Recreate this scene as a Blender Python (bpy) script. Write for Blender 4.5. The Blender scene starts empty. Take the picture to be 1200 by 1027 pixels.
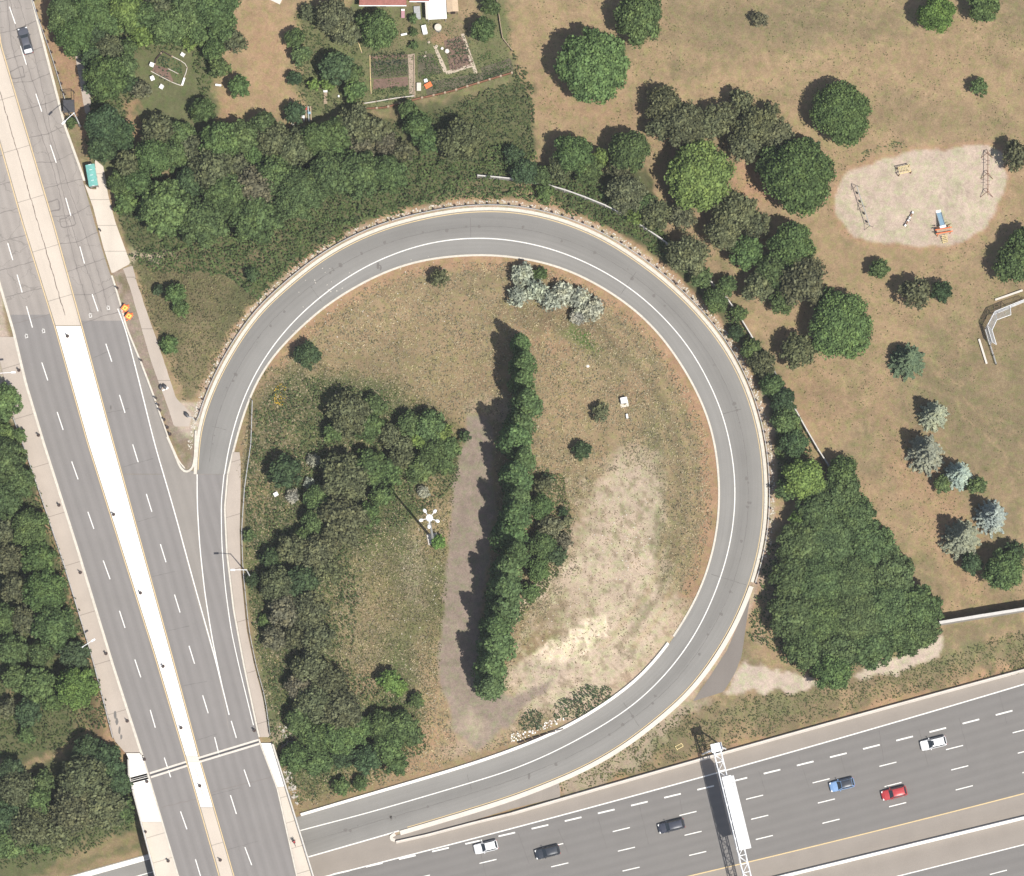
import bpy, math, random
import numpy as np
from mathutils import Vector, Matrix

# ------------------------------------------------------------------ camera / light
S = 0.15                      # metres per photograph pixel on the ground
HC, NX, NY = 750.0, 600.0, 1250.0
scn = bpy.context.scene
COL = scn.collection
cam = bpy.data.cameras.new("camera"); camo = bpy.data.objects.new("camera", cam); COL.objects.link(camo)
cam.sensor_width = 36; cam.lens = 36*HC/(1200*S); cam.shift_y = (NY-513.5)/1200.0
cam.clip_start = 10; cam.clip_end = 6000
camo.location = (0, (513.5-NY)*S, HC)
scn.camera = camo
SH = Vector((-0.32, 0.375, -1.0))            # where light travels
sun = bpy.data.lights.new("sun", 'SUN'); sun.energy = 5.0; sun.angle = math.radians(0.5); sun.color = (1, .955, .88)
suno = bpy.data.objects.new("sun", sun); COL.objects.link(suno)
suno.rotation_mode = 'QUATERNION'; suno.rotation_quaternion = SH.to_track_quat('-Z', 'Y'); suno.location = (60, -80, 200)
w = bpy.data.worlds.new("World"); scn.world = w; w.use_nodes = True
nt = w.node_tree; bg = nt.nodes['Background']
sky = nt.nodes.new('ShaderNodeTexSky'); sky.sky_type = 'NISHITA'; sky.sun_disc = False
sky.sun_elevation = math.atan2(1, math.hypot(SH.x, SH.y)); sky.sun_rotation = math.atan2(-SH.x, -SH.y)
sky.dust_density = 2.0
nt.links.new(sky.outputs[0], bg.inputs[0]); bg.inputs[1].default_value = 0.085
scn.view_settings.view_transform = 'Standard'; scn.view_settings.look = 'None'
scn.view_settings.gamma = 1; scn.view_settings.exposure = 0.22
scn.cycles.max_bounces = 5; scn.cycles.diffuse_bounces = 3; scn.cycles.transparent_max_bounces = 6

R = random.Random(7)
rng = np.random.default_rng(7)

# ------------------------------------------------------------------ materials
def mat(name, color, rough=.8, spec=.3, metal=0.0, noise=None, bump=0.0, emit=None):
    """noise = list of (scale, amount) brightness variations in object space metres"""
    m = bpy.data.materials.new(name); m.use_nodes = True
    n = m.node_tree; p = n.nodes['Principled BSDF']
    p.inputs['Roughness'].default_value = rough; p.inputs['Metallic'].default_value = metal
    p.inputs['Specular IOR Level'].default_value = spec
    p.inputs['Base Color'].default_value = (*color, 1)
    if noise:
        tc = n.nodes.new('ShaderNodeTexCoord'); cur = None
        for sc, am in noise:
            t = n.nodes.new('ShaderNodeTexNoise'); t.inputs['Scale'].default_value = sc; t.inputs['Detail'].default_value = 4
            n.links.new(tc.outputs['Object'], t.inputs['Vector'])
            mr = n.nodes.new('ShaderNodeMapRange'); mr.inputs[1].default_value = .3; mr.inputs[2].default_value = .7
            mr.inputs[3].default_value = 1-am; mr.inputs[4].default_value = 1+am
            n.links.new(t.outputs[0], mr.inputs[0])
            if cur is None: cur = mr.outputs[0]
            else:
                mu = n.nodes.new('ShaderNodeMath'); mu.operation = 'MULTIPLY'
                n.links.new(cur, mu.inputs[0]); n.links.new(mr.outputs[0], mu.inputs[1]); cur = mu.outputs[0]
        vm = n.nodes.new('ShaderNodeVectorMath'); vm.operation = 'SCALE'; vm.inputs[0].default_value = color
        n.links.new(cur, vm.inputs['Scale']); n.links.new(vm.outputs[0], p.inputs['Base Color'])
        if bump:
            b = n.nodes.new('ShaderNodeBump'); b.inputs['Strength'].default_value = bump; b.inputs['Distance'].default_value = .05
            n.links.new(cur, b.inputs['Height']); n.links.new(b.outputs[0], p.inputs['Normal'])
    return m

def foliage_mat(name, trans=.25, lo=.52, hi=1.5):
    m = bpy.data.materials.new(name); m.use_nodes = True; n = m.node_tree
    for x in list(n.nodes): n.nodes.remove(x)
    out = n.nodes.new('ShaderNodeOutputMaterial'); mix = n.nodes.new('ShaderNodeMixShader')
    d = n.nodes.new('ShaderNodeBsdfDiffuse'); t = n.nodes.new('ShaderNodeBsdfTranslucent')
    oi = n.nodes.new('ShaderNodeObjectInfo'); ge = n.nodes.new('ShaderNodeNewGeometry'); tc = n.nodes.new('ShaderNodeTexCoord')
    nz = n.nodes.new('ShaderNodeTexNoise'); nz.inputs['Scale'].default_value = .55; nz.inputs['Detail'].default_value = 3
    n.links.new(ge.outputs['Position'], nz.inputs['Vector'])
    mr = n.nodes.new('ShaderNodeMapRange'); mr.inputs[3].default_value = lo; mr.inputs[4].default_value = hi
    n.links.new(ge.outputs['Random Per Island'], mr.inputs[0])
    m2 = n.nodes.new('ShaderNodeMapRange'); m2.inputs[1].default_value = .3; m2.inputs[2].default_value = .7
    m2.inputs[3].default_value = .8; m2.inputs[4].default_value = 1.2
    n.links.new(nz.outputs[0], m2.inputs[0])
    mu = n.nodes.new('ShaderNodeMath'); mu.operation = 'MULTIPLY'
    n.links.new(mr.outputs[0], mu.inputs[0]); n.links.new(m2.outputs[0], mu.inputs[1])
    # hue drift towards yellow where the noise is high
    hs = n.nodes.new('ShaderNodeMix'); hs.data_type = 'RGBA'; hs.blend_type = 'MULTIPLY'
    hs.inputs['B'].default_value = (1.12, 1.04, .9, 1)
    m3 = n.nodes.new('ShaderNodeMapRange'); m3.inputs[1].default_value = .45; m3.inputs[2].default_value = .75
    n.links.new(nz.outputs[0], m3.inputs[0]); n.links.new(m3.outputs[0], hs.inputs['Factor'])
    n.links.new(oi.outputs['Color'], hs.inputs['A'])
    vm = n.nodes.new('ShaderNodeVectorMath'); vm.operation = 'SCALE'
    n.links.new(hs.outputs['Result'], vm.inputs[0]); n.links.new(mu.outputs[0], vm.inputs['Scale'])
    n.links.new(vm.outputs[0], d.inputs[0]); n.links.new(vm.outputs[0], t.inputs[0])
    mix.inputs[0].default_value = trans
    n.links.new(d.outputs[0], mix.inputs[1]); n.links.new(t.outputs[0], mix.inputs[2]); n.links.new(mix.outputs[0], out.inputs[0])
    return m

def ground_mat():
    m = bpy.data.materials.new('ground_cover'); m.use_nodes = True; n = m.node_tree; p = n.nodes['Principled BSDF']
    p.inputs['Roughness'].default_value = 1; p.inputs['Specular IOR Level'].default_value = .05
    at = n.nodes.new('ShaderNodeAttribute'); at.attribute_name = 'cover'
    tc = n.nodes.new('ShaderNodeTexCoord')
    def noise(sc, det=5, rough=.6, dist=0):
        t = n.nodes.new('ShaderNodeTexNoise'); t.inputs['Scale'].default_value = sc; t.inputs['Detail'].default_value = det
        t.inputs['Roughness'].default_value = rough; t.inputs['Distortion'].default_value = dist
        n.links.new(tc.outputs['Object'], t.inputs['Vector']); return t.outputs[0]
    def rng_(s, a, b, c, d):
        r = n.nodes.new('ShaderNodeMapRange'); r.inputs[1].default_value = a; r.inputs[2].default_value = b
        r.inputs[3].default_value = c; r.inputs[4].default_value = d; n.links.new(s, r.inputs[0]); return r.outputs[0]
    def mul(a, b):
        r = n.nodes.new('ShaderNodeMath'); r.operation = 'MULTIPLY'; n.links.new(a, r.inputs[0]); n.links.new(b, r.inputs[1]); return r.outputs[0]
    a = rng_(noise(.35, 6), .3, .7, .86, 1.14)
    b = rng_(noise(1.6, 5, .7, .4), .3, .7, .82, 1.18)
    c = rng_(noise(6.0, 3, .7), .25, .75, .78, 1.22)
    k = mul(mul(a, b), c)
    hue = n.nodes.new('ShaderNodeMix'); hue.data_type = 'RGBA'; hue.blend_type = 'MULTIPLY'; hue.inputs['B'].default_value = (.82, .98, .78, 1)
    n.links.new(rng_(noise(.8, 6, .65, .3), .45, .65, 0, 1), hue.inputs['Factor']); n.links.new(at.outputs['Color'], hue.inputs['A'])
    vm = n.nodes.new('ShaderNodeVectorMath'); vm.operation = 'SCALE'
    n.links.new(hue.outputs['Result'], vm.inputs[0]); n.links.new(k, vm.inputs['Scale']); n.links.new(vm.outputs[0], p.inputs['Base Color'])
    bu = n.nodes.new('ShaderNodeBump'); bu.inputs['Strength'].default_value = .6; bu.inputs['Distance'].default_value = .12
    n.links.new(mul(b, c), bu.inputs['Height']); n.links.new(bu.outputs[0], p.inputs['Normal'])
    return m

def road_mat(name, color, lane=3.7, off=0.0, wear=.12, crack=0.0, stain=.08, joint=None):
    """asphalt / concrete; UV = (metres across, metres along)"""
    m = bpy.data.materials.new(name); m.use_nodes = True; n = m.node_tree; p = n.nodes['Principled BSDF']
    p.inputs['Roughness'].default_value = .85; p.inputs['Specular IOR Level'].default_value = .2
    uv = n.nodes.new('ShaderNodeUVMap'); sp = n.nodes.new('ShaderNodeSeparateXYZ'); n.links.new(uv.outputs[0], sp.inputs[0])
    tc = n.nodes.new('ShaderNodeTexCoord')
    def math_(op, a, b=None):
        r = n.nodes.new('ShaderNodeMath'); r.operation = op
        for i, v in enumerate((a, b)):
            if v is None: continue
            if isinstance(v, (int, float)): r.inputs[i].default_value = v
            else: n.links.new(v, r.inputs[i])
        return r.outputs[0]
    # wheel-path wear: two smooth bands per lane
    ph = math_('MULTIPLY', math_('ADD', sp.outputs[0], off), 2*math.pi/(lane/2))
    band = math_('MULTIPLY', math_('COSINE', ph), wear*.5)
    # streaky noise stretched along the road
    mp = n.nodes.new('ShaderNodeMapping'); mp.inputs['Scale'].default_value = (2.2, .04, 1); n.links.new(uv.outputs[0], mp.inputs[0])
    st = n.nodes.new('ShaderNodeTexNoise'); st.inputs['Scale'].default_value = 1; st.inputs['Detail'].default_value = 4; n.links.new(mp.outputs[0], st.inputs[0])
    stv = math_('MULTIPLY', math_('SUBTRACT', st.outputs[0], .5), wear*1.6)
    bl = n.nodes.new('ShaderNodeTexNoise'); bl.inputs['Scale'].default_value = .25; bl.inputs['Detail'].default_value = 6; n.links.new(tc.outputs['Object'], bl.inputs[0])
    blv = math_('MULTIPLY', math_('SUBTRACT', bl.outputs[0], .5), stain*3)
    fi = n.nodes.new('ShaderNodeTexNoise'); fi.inputs['Scale'].default_value = 7; fi.inputs['Detail'].default_value = 3; n.links.new(tc.outputs['Object'], fi.inputs[0])
    fiv = math_('MULTIPLY', math_('SUBTRACT', fi.outputs[0], .5), .22)
    tot = math_('ADD', math_('ADD', math_('ADD', band, stv), math_('ADD', blv, fiv)), 1.0)
    if crack:
        vo = n.nodes.new('ShaderNodeTexVoronoi'); vo.feature = 'DISTANCE_TO_EDGE'; vo.inputs['Scale'].default_value = .2
        dn = n.nodes.new('ShaderNodeTexNoise'); dn.inputs['Scale'].default_value = .8; dn.inputs['Detail'].default_value = 5
        n.links.new(tc.outputs['Object'], dn.inputs[0])
        va = n.nodes.new('ShaderNodeVectorMath'); va.operation = 'MULTIPLY_ADD'; va.inputs[1].default_value = (2.2, 2.2, 0)
        n.links.new(dn.outputs['Color'], va.inputs[0]); n.links.new(tc.outputs['Object'], va.inputs[2]); n.links.new(va.outputs[0], vo.inputs['Vector'])
        lt = math_('LESS_THAN', vo.outputs['Distance'], .011)
        msk = math_('GREATER_THAN', bl.outputs[0], .44)
        tot = math_('SUBTRACT', tot, math_('MULTIPLY', math_('MULTIPLY', lt, msk), crack))
    if joint:
        fr = math_('FRACT', math_('DIVIDE', sp.outputs[1], joint))
        tot = math_('SUBTRACT', tot, math_('MULTIPLY', math_('LESS_THAN', fr, .12/joint), .4))
    vm = n.nodes.new('ShaderNodeVectorMath'); vm.operation = 'SCALE'; vm.inputs[0].default_value = color
    n.links.new(tot, vm.inputs['Scale']); n.links.new(vm.outputs[0], p.inputs['Base Color'])
    return m

M = dict(
    asphalt_old=road_mat('old_asphalt', (.29, .262, .238), 3.5, .4, .10, crack=.20, stain=.12),
    asphalt=road_mat('asphalt', (.212, .199, .190), 3.6, .4, .10, stain=.05),
    asphalt_merge=road_mat('merge_asphalt', (.25, .23, .208), 3.6, 0, .07, stain=.07),
    ramp=road_mat('ramp_asphalt', (.212, .205, .192), 16, -1.8, .17, stain=.06),
    highway=road_mat('highway_asphalt', (.178, .169, .160), 3.56, .3, .07, stain=.05),
    shoulder=road_mat('shoulder_asphalt', (.265, .235, .205), 9, 0, .05, stain=.08),
    concrete=mat('pale_concrete', (.60, .55, .49), .9, .2, noise=[(.5, .06), (5, .06)]),
    white_concrete=mat('white_concrete', (.84, .81, .76), .9, .2, noise=[(.4, .05), (3, .05), (9, .05)]),
    beige=road_mat('beige_concrete', (.52, .455, .385), 8, 0, .05, stain=.06, joint=9.0),
    beige_plain=road_mat('beige_pad', (.54, .48, .41), 8, 0, .05, stain=.08, joint=4.5),
    walk=road_mat('sidewalk', (.40, .345, .295), 8, 0, .05, stain=.10, joint=9.0),
    curb=mat('curb_concrete', (.56, .52, .45), .9, .2, noise=[(2, .1), (9, .1)]),
    paint_w=mat('white_paint', (.74, .73, .69), .7, .3, noise=[(1.5, .10), (12, .14)]),
    paint_y=mat('yellow_paint', (.62, .47, .25), .7, .3, noise=[(3, .08), (12, .1)]),
    paint_pale=mat('faded_paint', (.62, .56, .44), .7, .3, noise=[(3, .1), (12, .1)]),
    steel=mat('galvanised_steel', (.60, .61, .62), .45, .5, .3, noise=[(4, .08)]),
    steel_white=mat('pale_steel', (.80, .81, .82), .5, .5, 0, noise=[(4, .05)]),
    wood_dark=mat('dark_wood', (.07, .05, .045), .9, .2, noise=[(6, .3)]),
    wood=mat('weathered_wood', (.36, .28, .20), .9, .2, noise=[(6, .2)]),
    wood_yellow=mat('yellow_wood', (.62, .50, .26), .8, .2, noise=[(6, .15)]),
    rust=mat('rusty_brown', (.20, .10, .06), .9, .2, noise=[(3, .3)]),
    black=mat('black_rubber', (.02, .02, .022), .8, .3, noise=[(8, .2)]),
    dark=mat('dark_metal', (.05, .05, .055), .5, .5, noise=[(4, .15)]),
    glass=mat('dark_glass', (.025, .032, .04), .08, .8),
    teal=mat('teal_roof', (.16, .40, .36), .35, .5, noise=[(3, .12)]),
    orange=mat('orange_plastic', (.75, .17, .05), .6, .4, noise=[(9, .1)]),
    yellow=mat('sign_yellow', (.78, .50, .10), .6, .4, noise=[(9, .1)]),
    white=mat('white_plastic', (.82, .82, .81), .6, .4, noise=[(5, .05)]),
    grey=mat('grey_plastic', (.34, .35, .36), .6, .4, noise=[(5, .12)]),
    red=mat('red_plastic', (.45, .06, .05), .5, .4, noise=[(5, .1)]),
    blue=mat('blue_plastic', (.25, .38, .48), .4, .5, noise=[(5, .1)]),
    roof=mat('red_roof_tiles', (.30, .13, .11), .9, .2, noise=[(1.5, .12), (9, .2)]),
    soil=mat('garden_soil', (.17, .115, .09), 1, .1, noise=[(1, .15), (6, .25)]),
    track=mat('dirt_path', (.34, .27, .21), 1, .1, noise=[(.6, .12), (5, .2)]),
    bark=mat('bark', (.13, .10, .075), .95, .1, noise=[(5, .25)]),
    rock=mat('rock', (.42, .39, .35), .95, .1, noise=[(3, .2)]),
    leaf=foliage_mat('leaves', .22),
    needles=foliage_mat('needles', .12, .7, 1.35),
    weeds=foliage_mat('weeds', .2, .6, 1.45),
    straw=foliage_mat('straw', .15, .55, 1.5),
    ground=ground_mat(),
    mesh_fence=mat('chain_link', (.42, .43, .44), .5, .5, noise=[(5, .1)]),
)

# ------------------------------------------------------------------ numeric helpers
def vnoise(x, y, seed=0):
    xi = np.floor(x).astype(np.int64); yi = np.floor(y).astype(np.int64); fx = x-xi; fy = y-yi
    def h(a, b):
        n = (a*374761393 + b*668265263 + seed*1442695041) & 0x7fffffff
        n = ((n ^ (n >> 13))*1274126177) & 0x7fffffff
        return ((n ^ (n >> 16)) & 0xffff)/65535.0
    sx = fx*fx*(3-2*fx); sy = fy*fy*(3-2*fy)
    return (h(xi, yi)*(1-sx)+h(xi+1, yi)*sx)*(1-sy)+(h(xi, yi+1)*(1-sx)+h(xi+1, yi+1)*sx)*sy
def fbm(x, y, seed=0, oct=4):
    x = np.asarray(x, float); y = np.asarray(y, float)
    v = 0; a = .5; t = 0
    for o in range(oct):
        v = v+a*vnoise(x*2**o, y*2**o, seed+o*17); t += a; a *= .55
    return v/t
def sstep(a, b, x):
    t = np.clip((x-a)/(b-a), 0, 1); return t*t*(3-2*t)
def inside(poly, x, y):
    x = np.asarray(x, float); y = np.asarray(y, float); r = np.zeros(x.shape, bool); n = len(poly); j = n-1
    for i in range(n):
        xi, yi = poly[i]; xj, yj = poly[j]
        if yi != yj: r ^= ((yi > y) != (yj > y)) & (x < (xj-xi)*(y-yi)/(yj-yi)+xi)
        j = i
    return r
def pdist(pts, x, y, closed=False):
    x = np.asarray(x, float); y = np.asarray(y, float); d = np.full(x.shape, 1e9)
    P = list(pts)+([pts[0]] if closed else [])
    for (ax, ay), (bx, by) in zip(P[:-1], P[1:]):
        dx, dy = bx-ax, by-ay; L = dx*dx+dy*dy+1e-9
        t = np.clip(((x-ax)*dx+(y-ay)*dy)/L, 0, 1)
        d = np.minimum(d, np.hypot(x-ax-t*dx, y-ay-t*dy))
    return d
def sdist(poly, x, y):            # signed, negative inside
    d = pdist(poly, x, y, True); return np.where(inside(poly, x, y), -d, d)
def resample(pts, step=5.0):
    P = np.array(pts, float); seg = np.hypot(*np.diff(P, axis=0).T); s = np.r_[0, np.cumsum(seg)]
    n = max(2, int(round(s[-1]/step))+1); t = np.linspace(0, s[-1], n)
    return np.c_[np.interp(t, s, P[:, 0]), np.interp(t, s, P[:, 1])]
def smooth(pts, step=5.0, sig=24.0):
    P = resample(pts, step); n = len(P); k = int(3*sig/step)
    ext = np.r_[2*P[0]-P[k:0:-1] if n > k else np.repeat(P[:1], k, 0), P, 2*P[-1]-P[-2:-k-2:-1] if n > k else np.repeat(P[-1:], k, 0)]
    g = np.exp(-.5*(np.arange(-k, k+1)*step/sig)**2); g /= g.sum()
    return np.c_[np.convolve(ext[:, 0], g, 'valid'), np.convolve(ext[:, 1], g, 'valid')][:n]

# ------------------------------------------------------------------ plan of the roads (photograph pixels)
OUTER = smooth([(231,555.8),(232,530),(233,503),(243,474),(262,430),(300,370),(333,340),(376,304),(427,276),(475,260),(540,247),(600,246),(652,257),(701,276),(742,302),(777,328),(810,359),(843,397),(868,440),(884,483),(892,520),(896,558),(896,609),(891,642),(878,690),(856,740),(832,777),(808,810),(767,845),(727,876),(676,904),(600,934),(528,956),(457,977),(363,1004),(250,1036),(100,1078),(-100,1132)])
INNER = smooth([(266,555.8),(270,535),(276,515),(286,478),(300,444),(318,416),(346,388),(381,356),(416,335),(452,316),(490,304),(528,299),(568,297),(600,299),(651,309),(686,324),(714,340),(742,359),(772,387),(797,422),(818,457),(833,493),(840,520),(845,571),(844,604),(839,641),(823,692),(802,730),(780,762),(752,795),(714,824),(661,856),(600,881),(553,897),(490,916),(411,939),(351,957),(250,986),(100,1028),(-100,1084)])
FOG = smooth([(263,556),(265,535),(270,515),(281,476),(300,434),(328,393),(361,359),(401,328),(439,306),(490,287),(528,280),(568,278),(600,281),(640,289),(681,304),(721,325),(757,351),(787,381),(810,409),(830,445),(846,480),(856,518),(862,558),(862,596),(856,641),(840,692),(818,740),(795,773),(777,795),(742,828),(701,854),(651,881),(600,903),(553,917),(503,932),(427,954),(353,973),(250,1002),(100,1044),(-100,1100)])
EAST = np.array([(-260,-40),(0,36),(100,62),(147,74),(205,95),(240,105),(265,112),(300,122),(333,133),(361,141),(381,146),(394,151),(425,164),(470,181),(513,196),(540,208),(552,218),(555.6,231),(556,266),(596,262),(647,265),(715,273),(780,285),(856,301),(873,305),(924,324),(1025,347),(1300,417)])
MEDR = np.array([(-260,-39),(53,0),(260,61),(381,94.5),(520,132),(767,200),(886,232),(1027,273),(1300,352)])
MEDL = np.array([(-260,-121),(165,0),(260,27),(387,66.5),(520,104),(767,182),(894,220),(1027,258),(1300,338)])
WEST = np.array([(-260,-166),(336,2),(387,17),(450,32),(520,53),(639,91),(780,134),(885,168),(909,175),(1027,210),(1300,288)])
WFEN = np.array([(-260,-190),(336,-22),(400,-6),(495,18),(543,35),(773,109),(868,134),(886,150),(909,151),(1027,182),(1300,252)])
EFEN = np.array([(520,294),(571,286),(621,282.5),(667,284),(738,291),(780,300),(818,310),(864,317),(1027,367),(1300,449)])
def fx(tab, y): return np.interp(y, tab[:, 0], tab[:, 1])
# highway lines: y as a function of x
def hl(pts):
    P = np.array(pts, float); c = np.polyfit(P[:, 0], P[:, 1], 2 if len(P) > 3 else 1); d = np.polyder(c); a, b = P[0, 0], P[-1, 0]
    def f(x):
        x = np.asarray(x, float); q = np.clip(x, a, b); return np.polyval(c, q)+np.polyval(d, q)*(x-q)
    return f
H_BAR = hl([(600,953),(676,932),(752,910),(900,868),(1001,840),(1077,818),(1200,786)])
H_FOG = hl([(373,1026.5),(553,986),(600,974),(701,945),(835,906),(900,888),(963,870),(1052,843),(1200,805)])
H_YEL = hl([(808,1027),(900,1004.5),(1052,968),(1200,930)])
H_MED = hl([(915,1027),(1027,1001),(1200,958)])
H_SFOG = hl([(1052,1027),(1200,990)])

# ------------------------------------------------------------------ terrain height
LR = 6.5
CTRL = [(255,540,6.4),(262,480,6.2),(300,400,5.9),(380,320,5.5),(480,275,5),(600,270,4.6),(700,295,4.1),(790,360,3.6),(850,440,3.1),(875,540,2.5),(878,620,2),(855,700,1.4),(810,770,.8),(740,830,.4),(650,885,.1),
        (1000,100,4.8),(1150,100,4.8),(1150,400,4.3),(1100,600,3.8),(1050,700,2.8),(1180,740,2.0),(950,780,1.3),(800,100,5.2),(500,60,5.6),(300,50,6.1),(150,60,6.4),(700,200,5),(920,300,4.2),(960,500,3.6),
        (0,600,5),(30,700,4.5),(60,900,4),(0,800,3.6),(0,950,3),(-100,700,3.6),(-100,300,6),(450,400,4.8),(400,600,4.3),(400,800,3.6),(550,600,3.5),(560,850,1.2),(700,600,2.5),(700,750,1.3),(460,880,1.6),(330,800,5.4),(330,600,5.4),(330,880,4.6),
        (600,-100,6),(1300,400,4.3),(1300,760,1.6),(1300,-100,5),(0,-100,6.5)]
FLAT = [(-400,1180),(-100,1070),(66,1022),(167,994),(345,945),(411,930),(490,907),(553,889),(600,874),(661,848),(720,880),(760,898),(900,858),(1077,808),(1200,776),(1700,650),(1700,1900),(-400,1900)]
CORR = [(fx(WFEN, y)-6, y) for y in (-260, 0, 336, 495, 543, 773, 868)]+[(316, 868)]+[(fx(EFEN, y)+5, y) for y in (818, 780, 738, 667, 621, 571, 540)]+[(235, 540), (205, 510), (190, 440), (165, 330), (125, 190), (110, 100), (70, 0), (0, -260)]
def terr_px(px, py):
    px = np.asarray(px, float); py = np.asarray(py, float)
    num = 0; den = 0
    for cx, cy, z in CTRL:
        q = 1.0/(((px-cx)**2+(py-cy)**2+900)**1.5); num = num+q*z; den = den+q
    z = num/den
    z = z+(fbm(px/90, py/90, 5, 3)-.5)*.8*sstep(0, 60, np.minimum(np.abs(pdist(FOG[::6], px, py)), 200)-45)
    f = sstep(0, 95, sdist(FLAT, px, py)); z = z*f
    c = sstep(0, 22, sdist(CORR, px, py)); c = np.maximum(c, 1-sstep(0, 100, sdist(FLAT, px, py)))
    return z*c+(LR-.05)*(1-c)
# pixel <-> world through one fixed height field: the grid is laid out at z = 0
GX = np.arange(-330, 1531, 4.0); GY = np.arange(-330, 1361, 4.0)
gx, gy = np.meshgrid(GX, GY)
wx = (gx-600)*S; wy = (513.5-gy)*S; CY = (513.5-NY)*S
HZ = terr_px(gx, gy)                      # height of the ground seen at this pixel
def hpx(px, py):
    u = np.clip((np.asarray(px, float)-GX[0])/4, 0, len(GX)-1.001); v = np.clip((np.asarray(py, float)-GY[0])/4, 0, len(GY)-1.001)
    i = u.astype(int); j = v.astype(int); a = u-i; b = v-j
    return (HZ[j, i]*(1-a)+HZ[j, i+1]*a)*(1-b)+(HZ[j+1, i]*(1-a)+HZ[j+1, i+1]*a)*b
def at(px, py, z=None, dz=0.0):
    """world point of a photograph pixel at height z (ground height when None)"""
    if z is None: z = hpx(px, py)+dz
    k = (HC-z)/HC
    return ((px-600)*S*k, CY+((513.5-py)*S-CY)*k, z)
def topx(x, y, z):
    k = HC/(HC-z); return x*k/S+600, 513.5-(CY+(y-CY)*k)/S
def hworld(x, y):
    z = 3.0
    for _ in range(4):
        px, py = topx(x, y, z); z = float(hpx(px, py))
    return z
def A(px, py, z=None, dz=0.0):
    p = at(px, py, z, dz); return Vector((float(p[0]), float(p[1]), float(p[2])))

# ------------------------------------------------------------------ object helpers
def tag(o, label=None, cat=None, group=None, kind=None):
    if label: o['label'] = label
    if cat: o['category'] = cat
    if group: o['group'] = group
    if kind: o['kind'] = kind
    return o
def thing(name, label, cat, loc=(0, 0, 0), rz=0, group=None):
    o = bpy.data.objects.new(name, None); COL.objects.link(o); o.location = loc; o.rotation_euler = (0, 0, rz)
    o.empty_display_size = .3
    return tag(o, label, cat, group)
class MB:
    def __init__(s): s.v = []; s.f = []; s.uv = None
    def add(s, vs, fs, T=None):
        b = len(s.v)
        for p in vs: s.v.append(tuple(T @ Vector(p)) if T is not None else tuple(p))
        for f in fs: s.f.append(tuple(b+i for i in f))
        return s
    def box(s, c, d, rz=0, T=None, taper=1.0):
        x, y, z = d[0]/2, d[1]/2, d[2]/2
        m = Matrix.Translation(c) @ Matrix.Rotation(rz, 4, 'Z')
        if T is not None: m = T @ m
        vs = [(-x,-y,-z),(x,-y,-z),(x,y,-z),(-x,y,-z),(-x*taper,-y*taper,z),(x*taper,-y*taper,z),(x*taper,y*taper,z),(-x*taper,y*taper,z)]
        s.add(vs, [(0,3,2,1),(4,5,6,7),(0,1,5,4),(1,2,6,5),(2,3,7,6),(3,0,4,7)], m); return s
    def tube(s, a, b, r, r2=None, n=8):
        a = Vector(a); b = Vector(b); r2 = r if r2 is None else r2; d = (b-a)
        if d.length < 1e-6: return s
        q = d.to_track_quat('Z', 'Y').to_matrix(); vs = []
        for c, rr in ((a, r), (b, r2)):
            for i in range(n):
                t = 2*math.pi*i/n; vs.append(c+q @ Vector((rr*math.cos(t), rr*math.sin(t), 0)))
        fs = [(i, (i+1) % n, n+(i+1) % n, n+i) for i in range(n)]+[tuple(range(n-1, -1, -1)), tuple(range(n, 2*n))]
        s.add(vs, fs); return s
    def blob(s, c, r, n=8, m=5, jit=.15, T=None):
        vs = [(c[0], c[1], c[2]-r[2])]
        for j in range(1, m):
            ph = math.pi*j/m
            for i in range(n):
                t = 2*math.pi*i/n; k = 1+R.uniform(-jit, jit)
                vs.append((c[0]+r[0]*k*math.sin(ph)*math.cos(t), c[1]+r[1]*k*math.sin(ph)*math.sin(t), c[2]-r[2]*k*math.cos(ph)))
        vs.append((c[0], c[1], c[2]+r[2])); L = len(vs)-1; fs = []
        for i in range(n): fs.append((0, 1+(i+1) % n, 1+i)); fs.append((L, L-n+i, L-n+(i+1) % n))
        for j in range(m-2):
            for i in range(n):
                a = 1+j*n+i; b = 1+j*n+(i+1) % n; fs.append((a, b, b+n, a+n))
        s.add(vs, fs, T); return s
    def build(s, name, m, parent=None, smooth_=False):
        me = bpy.data.meshes.new(name); me.from_pydata([tuple(p) for p in s.v], [], s.f); me.update()
        o = bpy.data.objects.new(name, me); COL.objects.link(o); me.materials.append(M[m] if isinstance(m, str) else m)
        if smooth_:
            for p in me.polygons: p.use_smooth = True
        if parent: o.parent = parent
        return o
def np_mesh(name, V, F, material, uvs=None, smooth_=False):
    """V (n,3), F (m,4) arrays"""
    me = bpy.data.meshes.new(name); V = np.ascontiguousarray(V, dtype=np.float32); F = np.ascontiguousarray(F, dtype=np.int32)
    me.vertices.add(len(V)); me.vertices.foreach_set('co', V.ravel()); k = F.shape[1]
    me.loops.add(F.size); me.loops.foreach_set('vertex_index', F.ravel())
    me.polygons.add(len(F)); me.polygons.foreach_set('loop_start', np.arange(0, F.size, k, dtype=np.int32))
    me.polygons.foreach_set('loop_total', np.full(len(F), k, dtype=np.int32))
    if smooth_: me.polygons.foreach_set('use_smooth', np.ones(len(F), dtype=bool))
    me.update(calc_edges=True)
    if uvs is not None:
        l = me.uv_layers.new(name='UVMap'); l.data.foreach_set('uv', np.ascontiguousarray(uvs[F.ravel()], dtype=np.float32).ravel())
    me.materials.append(M[material] if isinstance(material, str) else material); me.validate()
    return me
def link(name, me, parent=None):
    o = bpy.data.objects.new(name, me); COL.objects.link(o); o.parent = parent; return o
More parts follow.
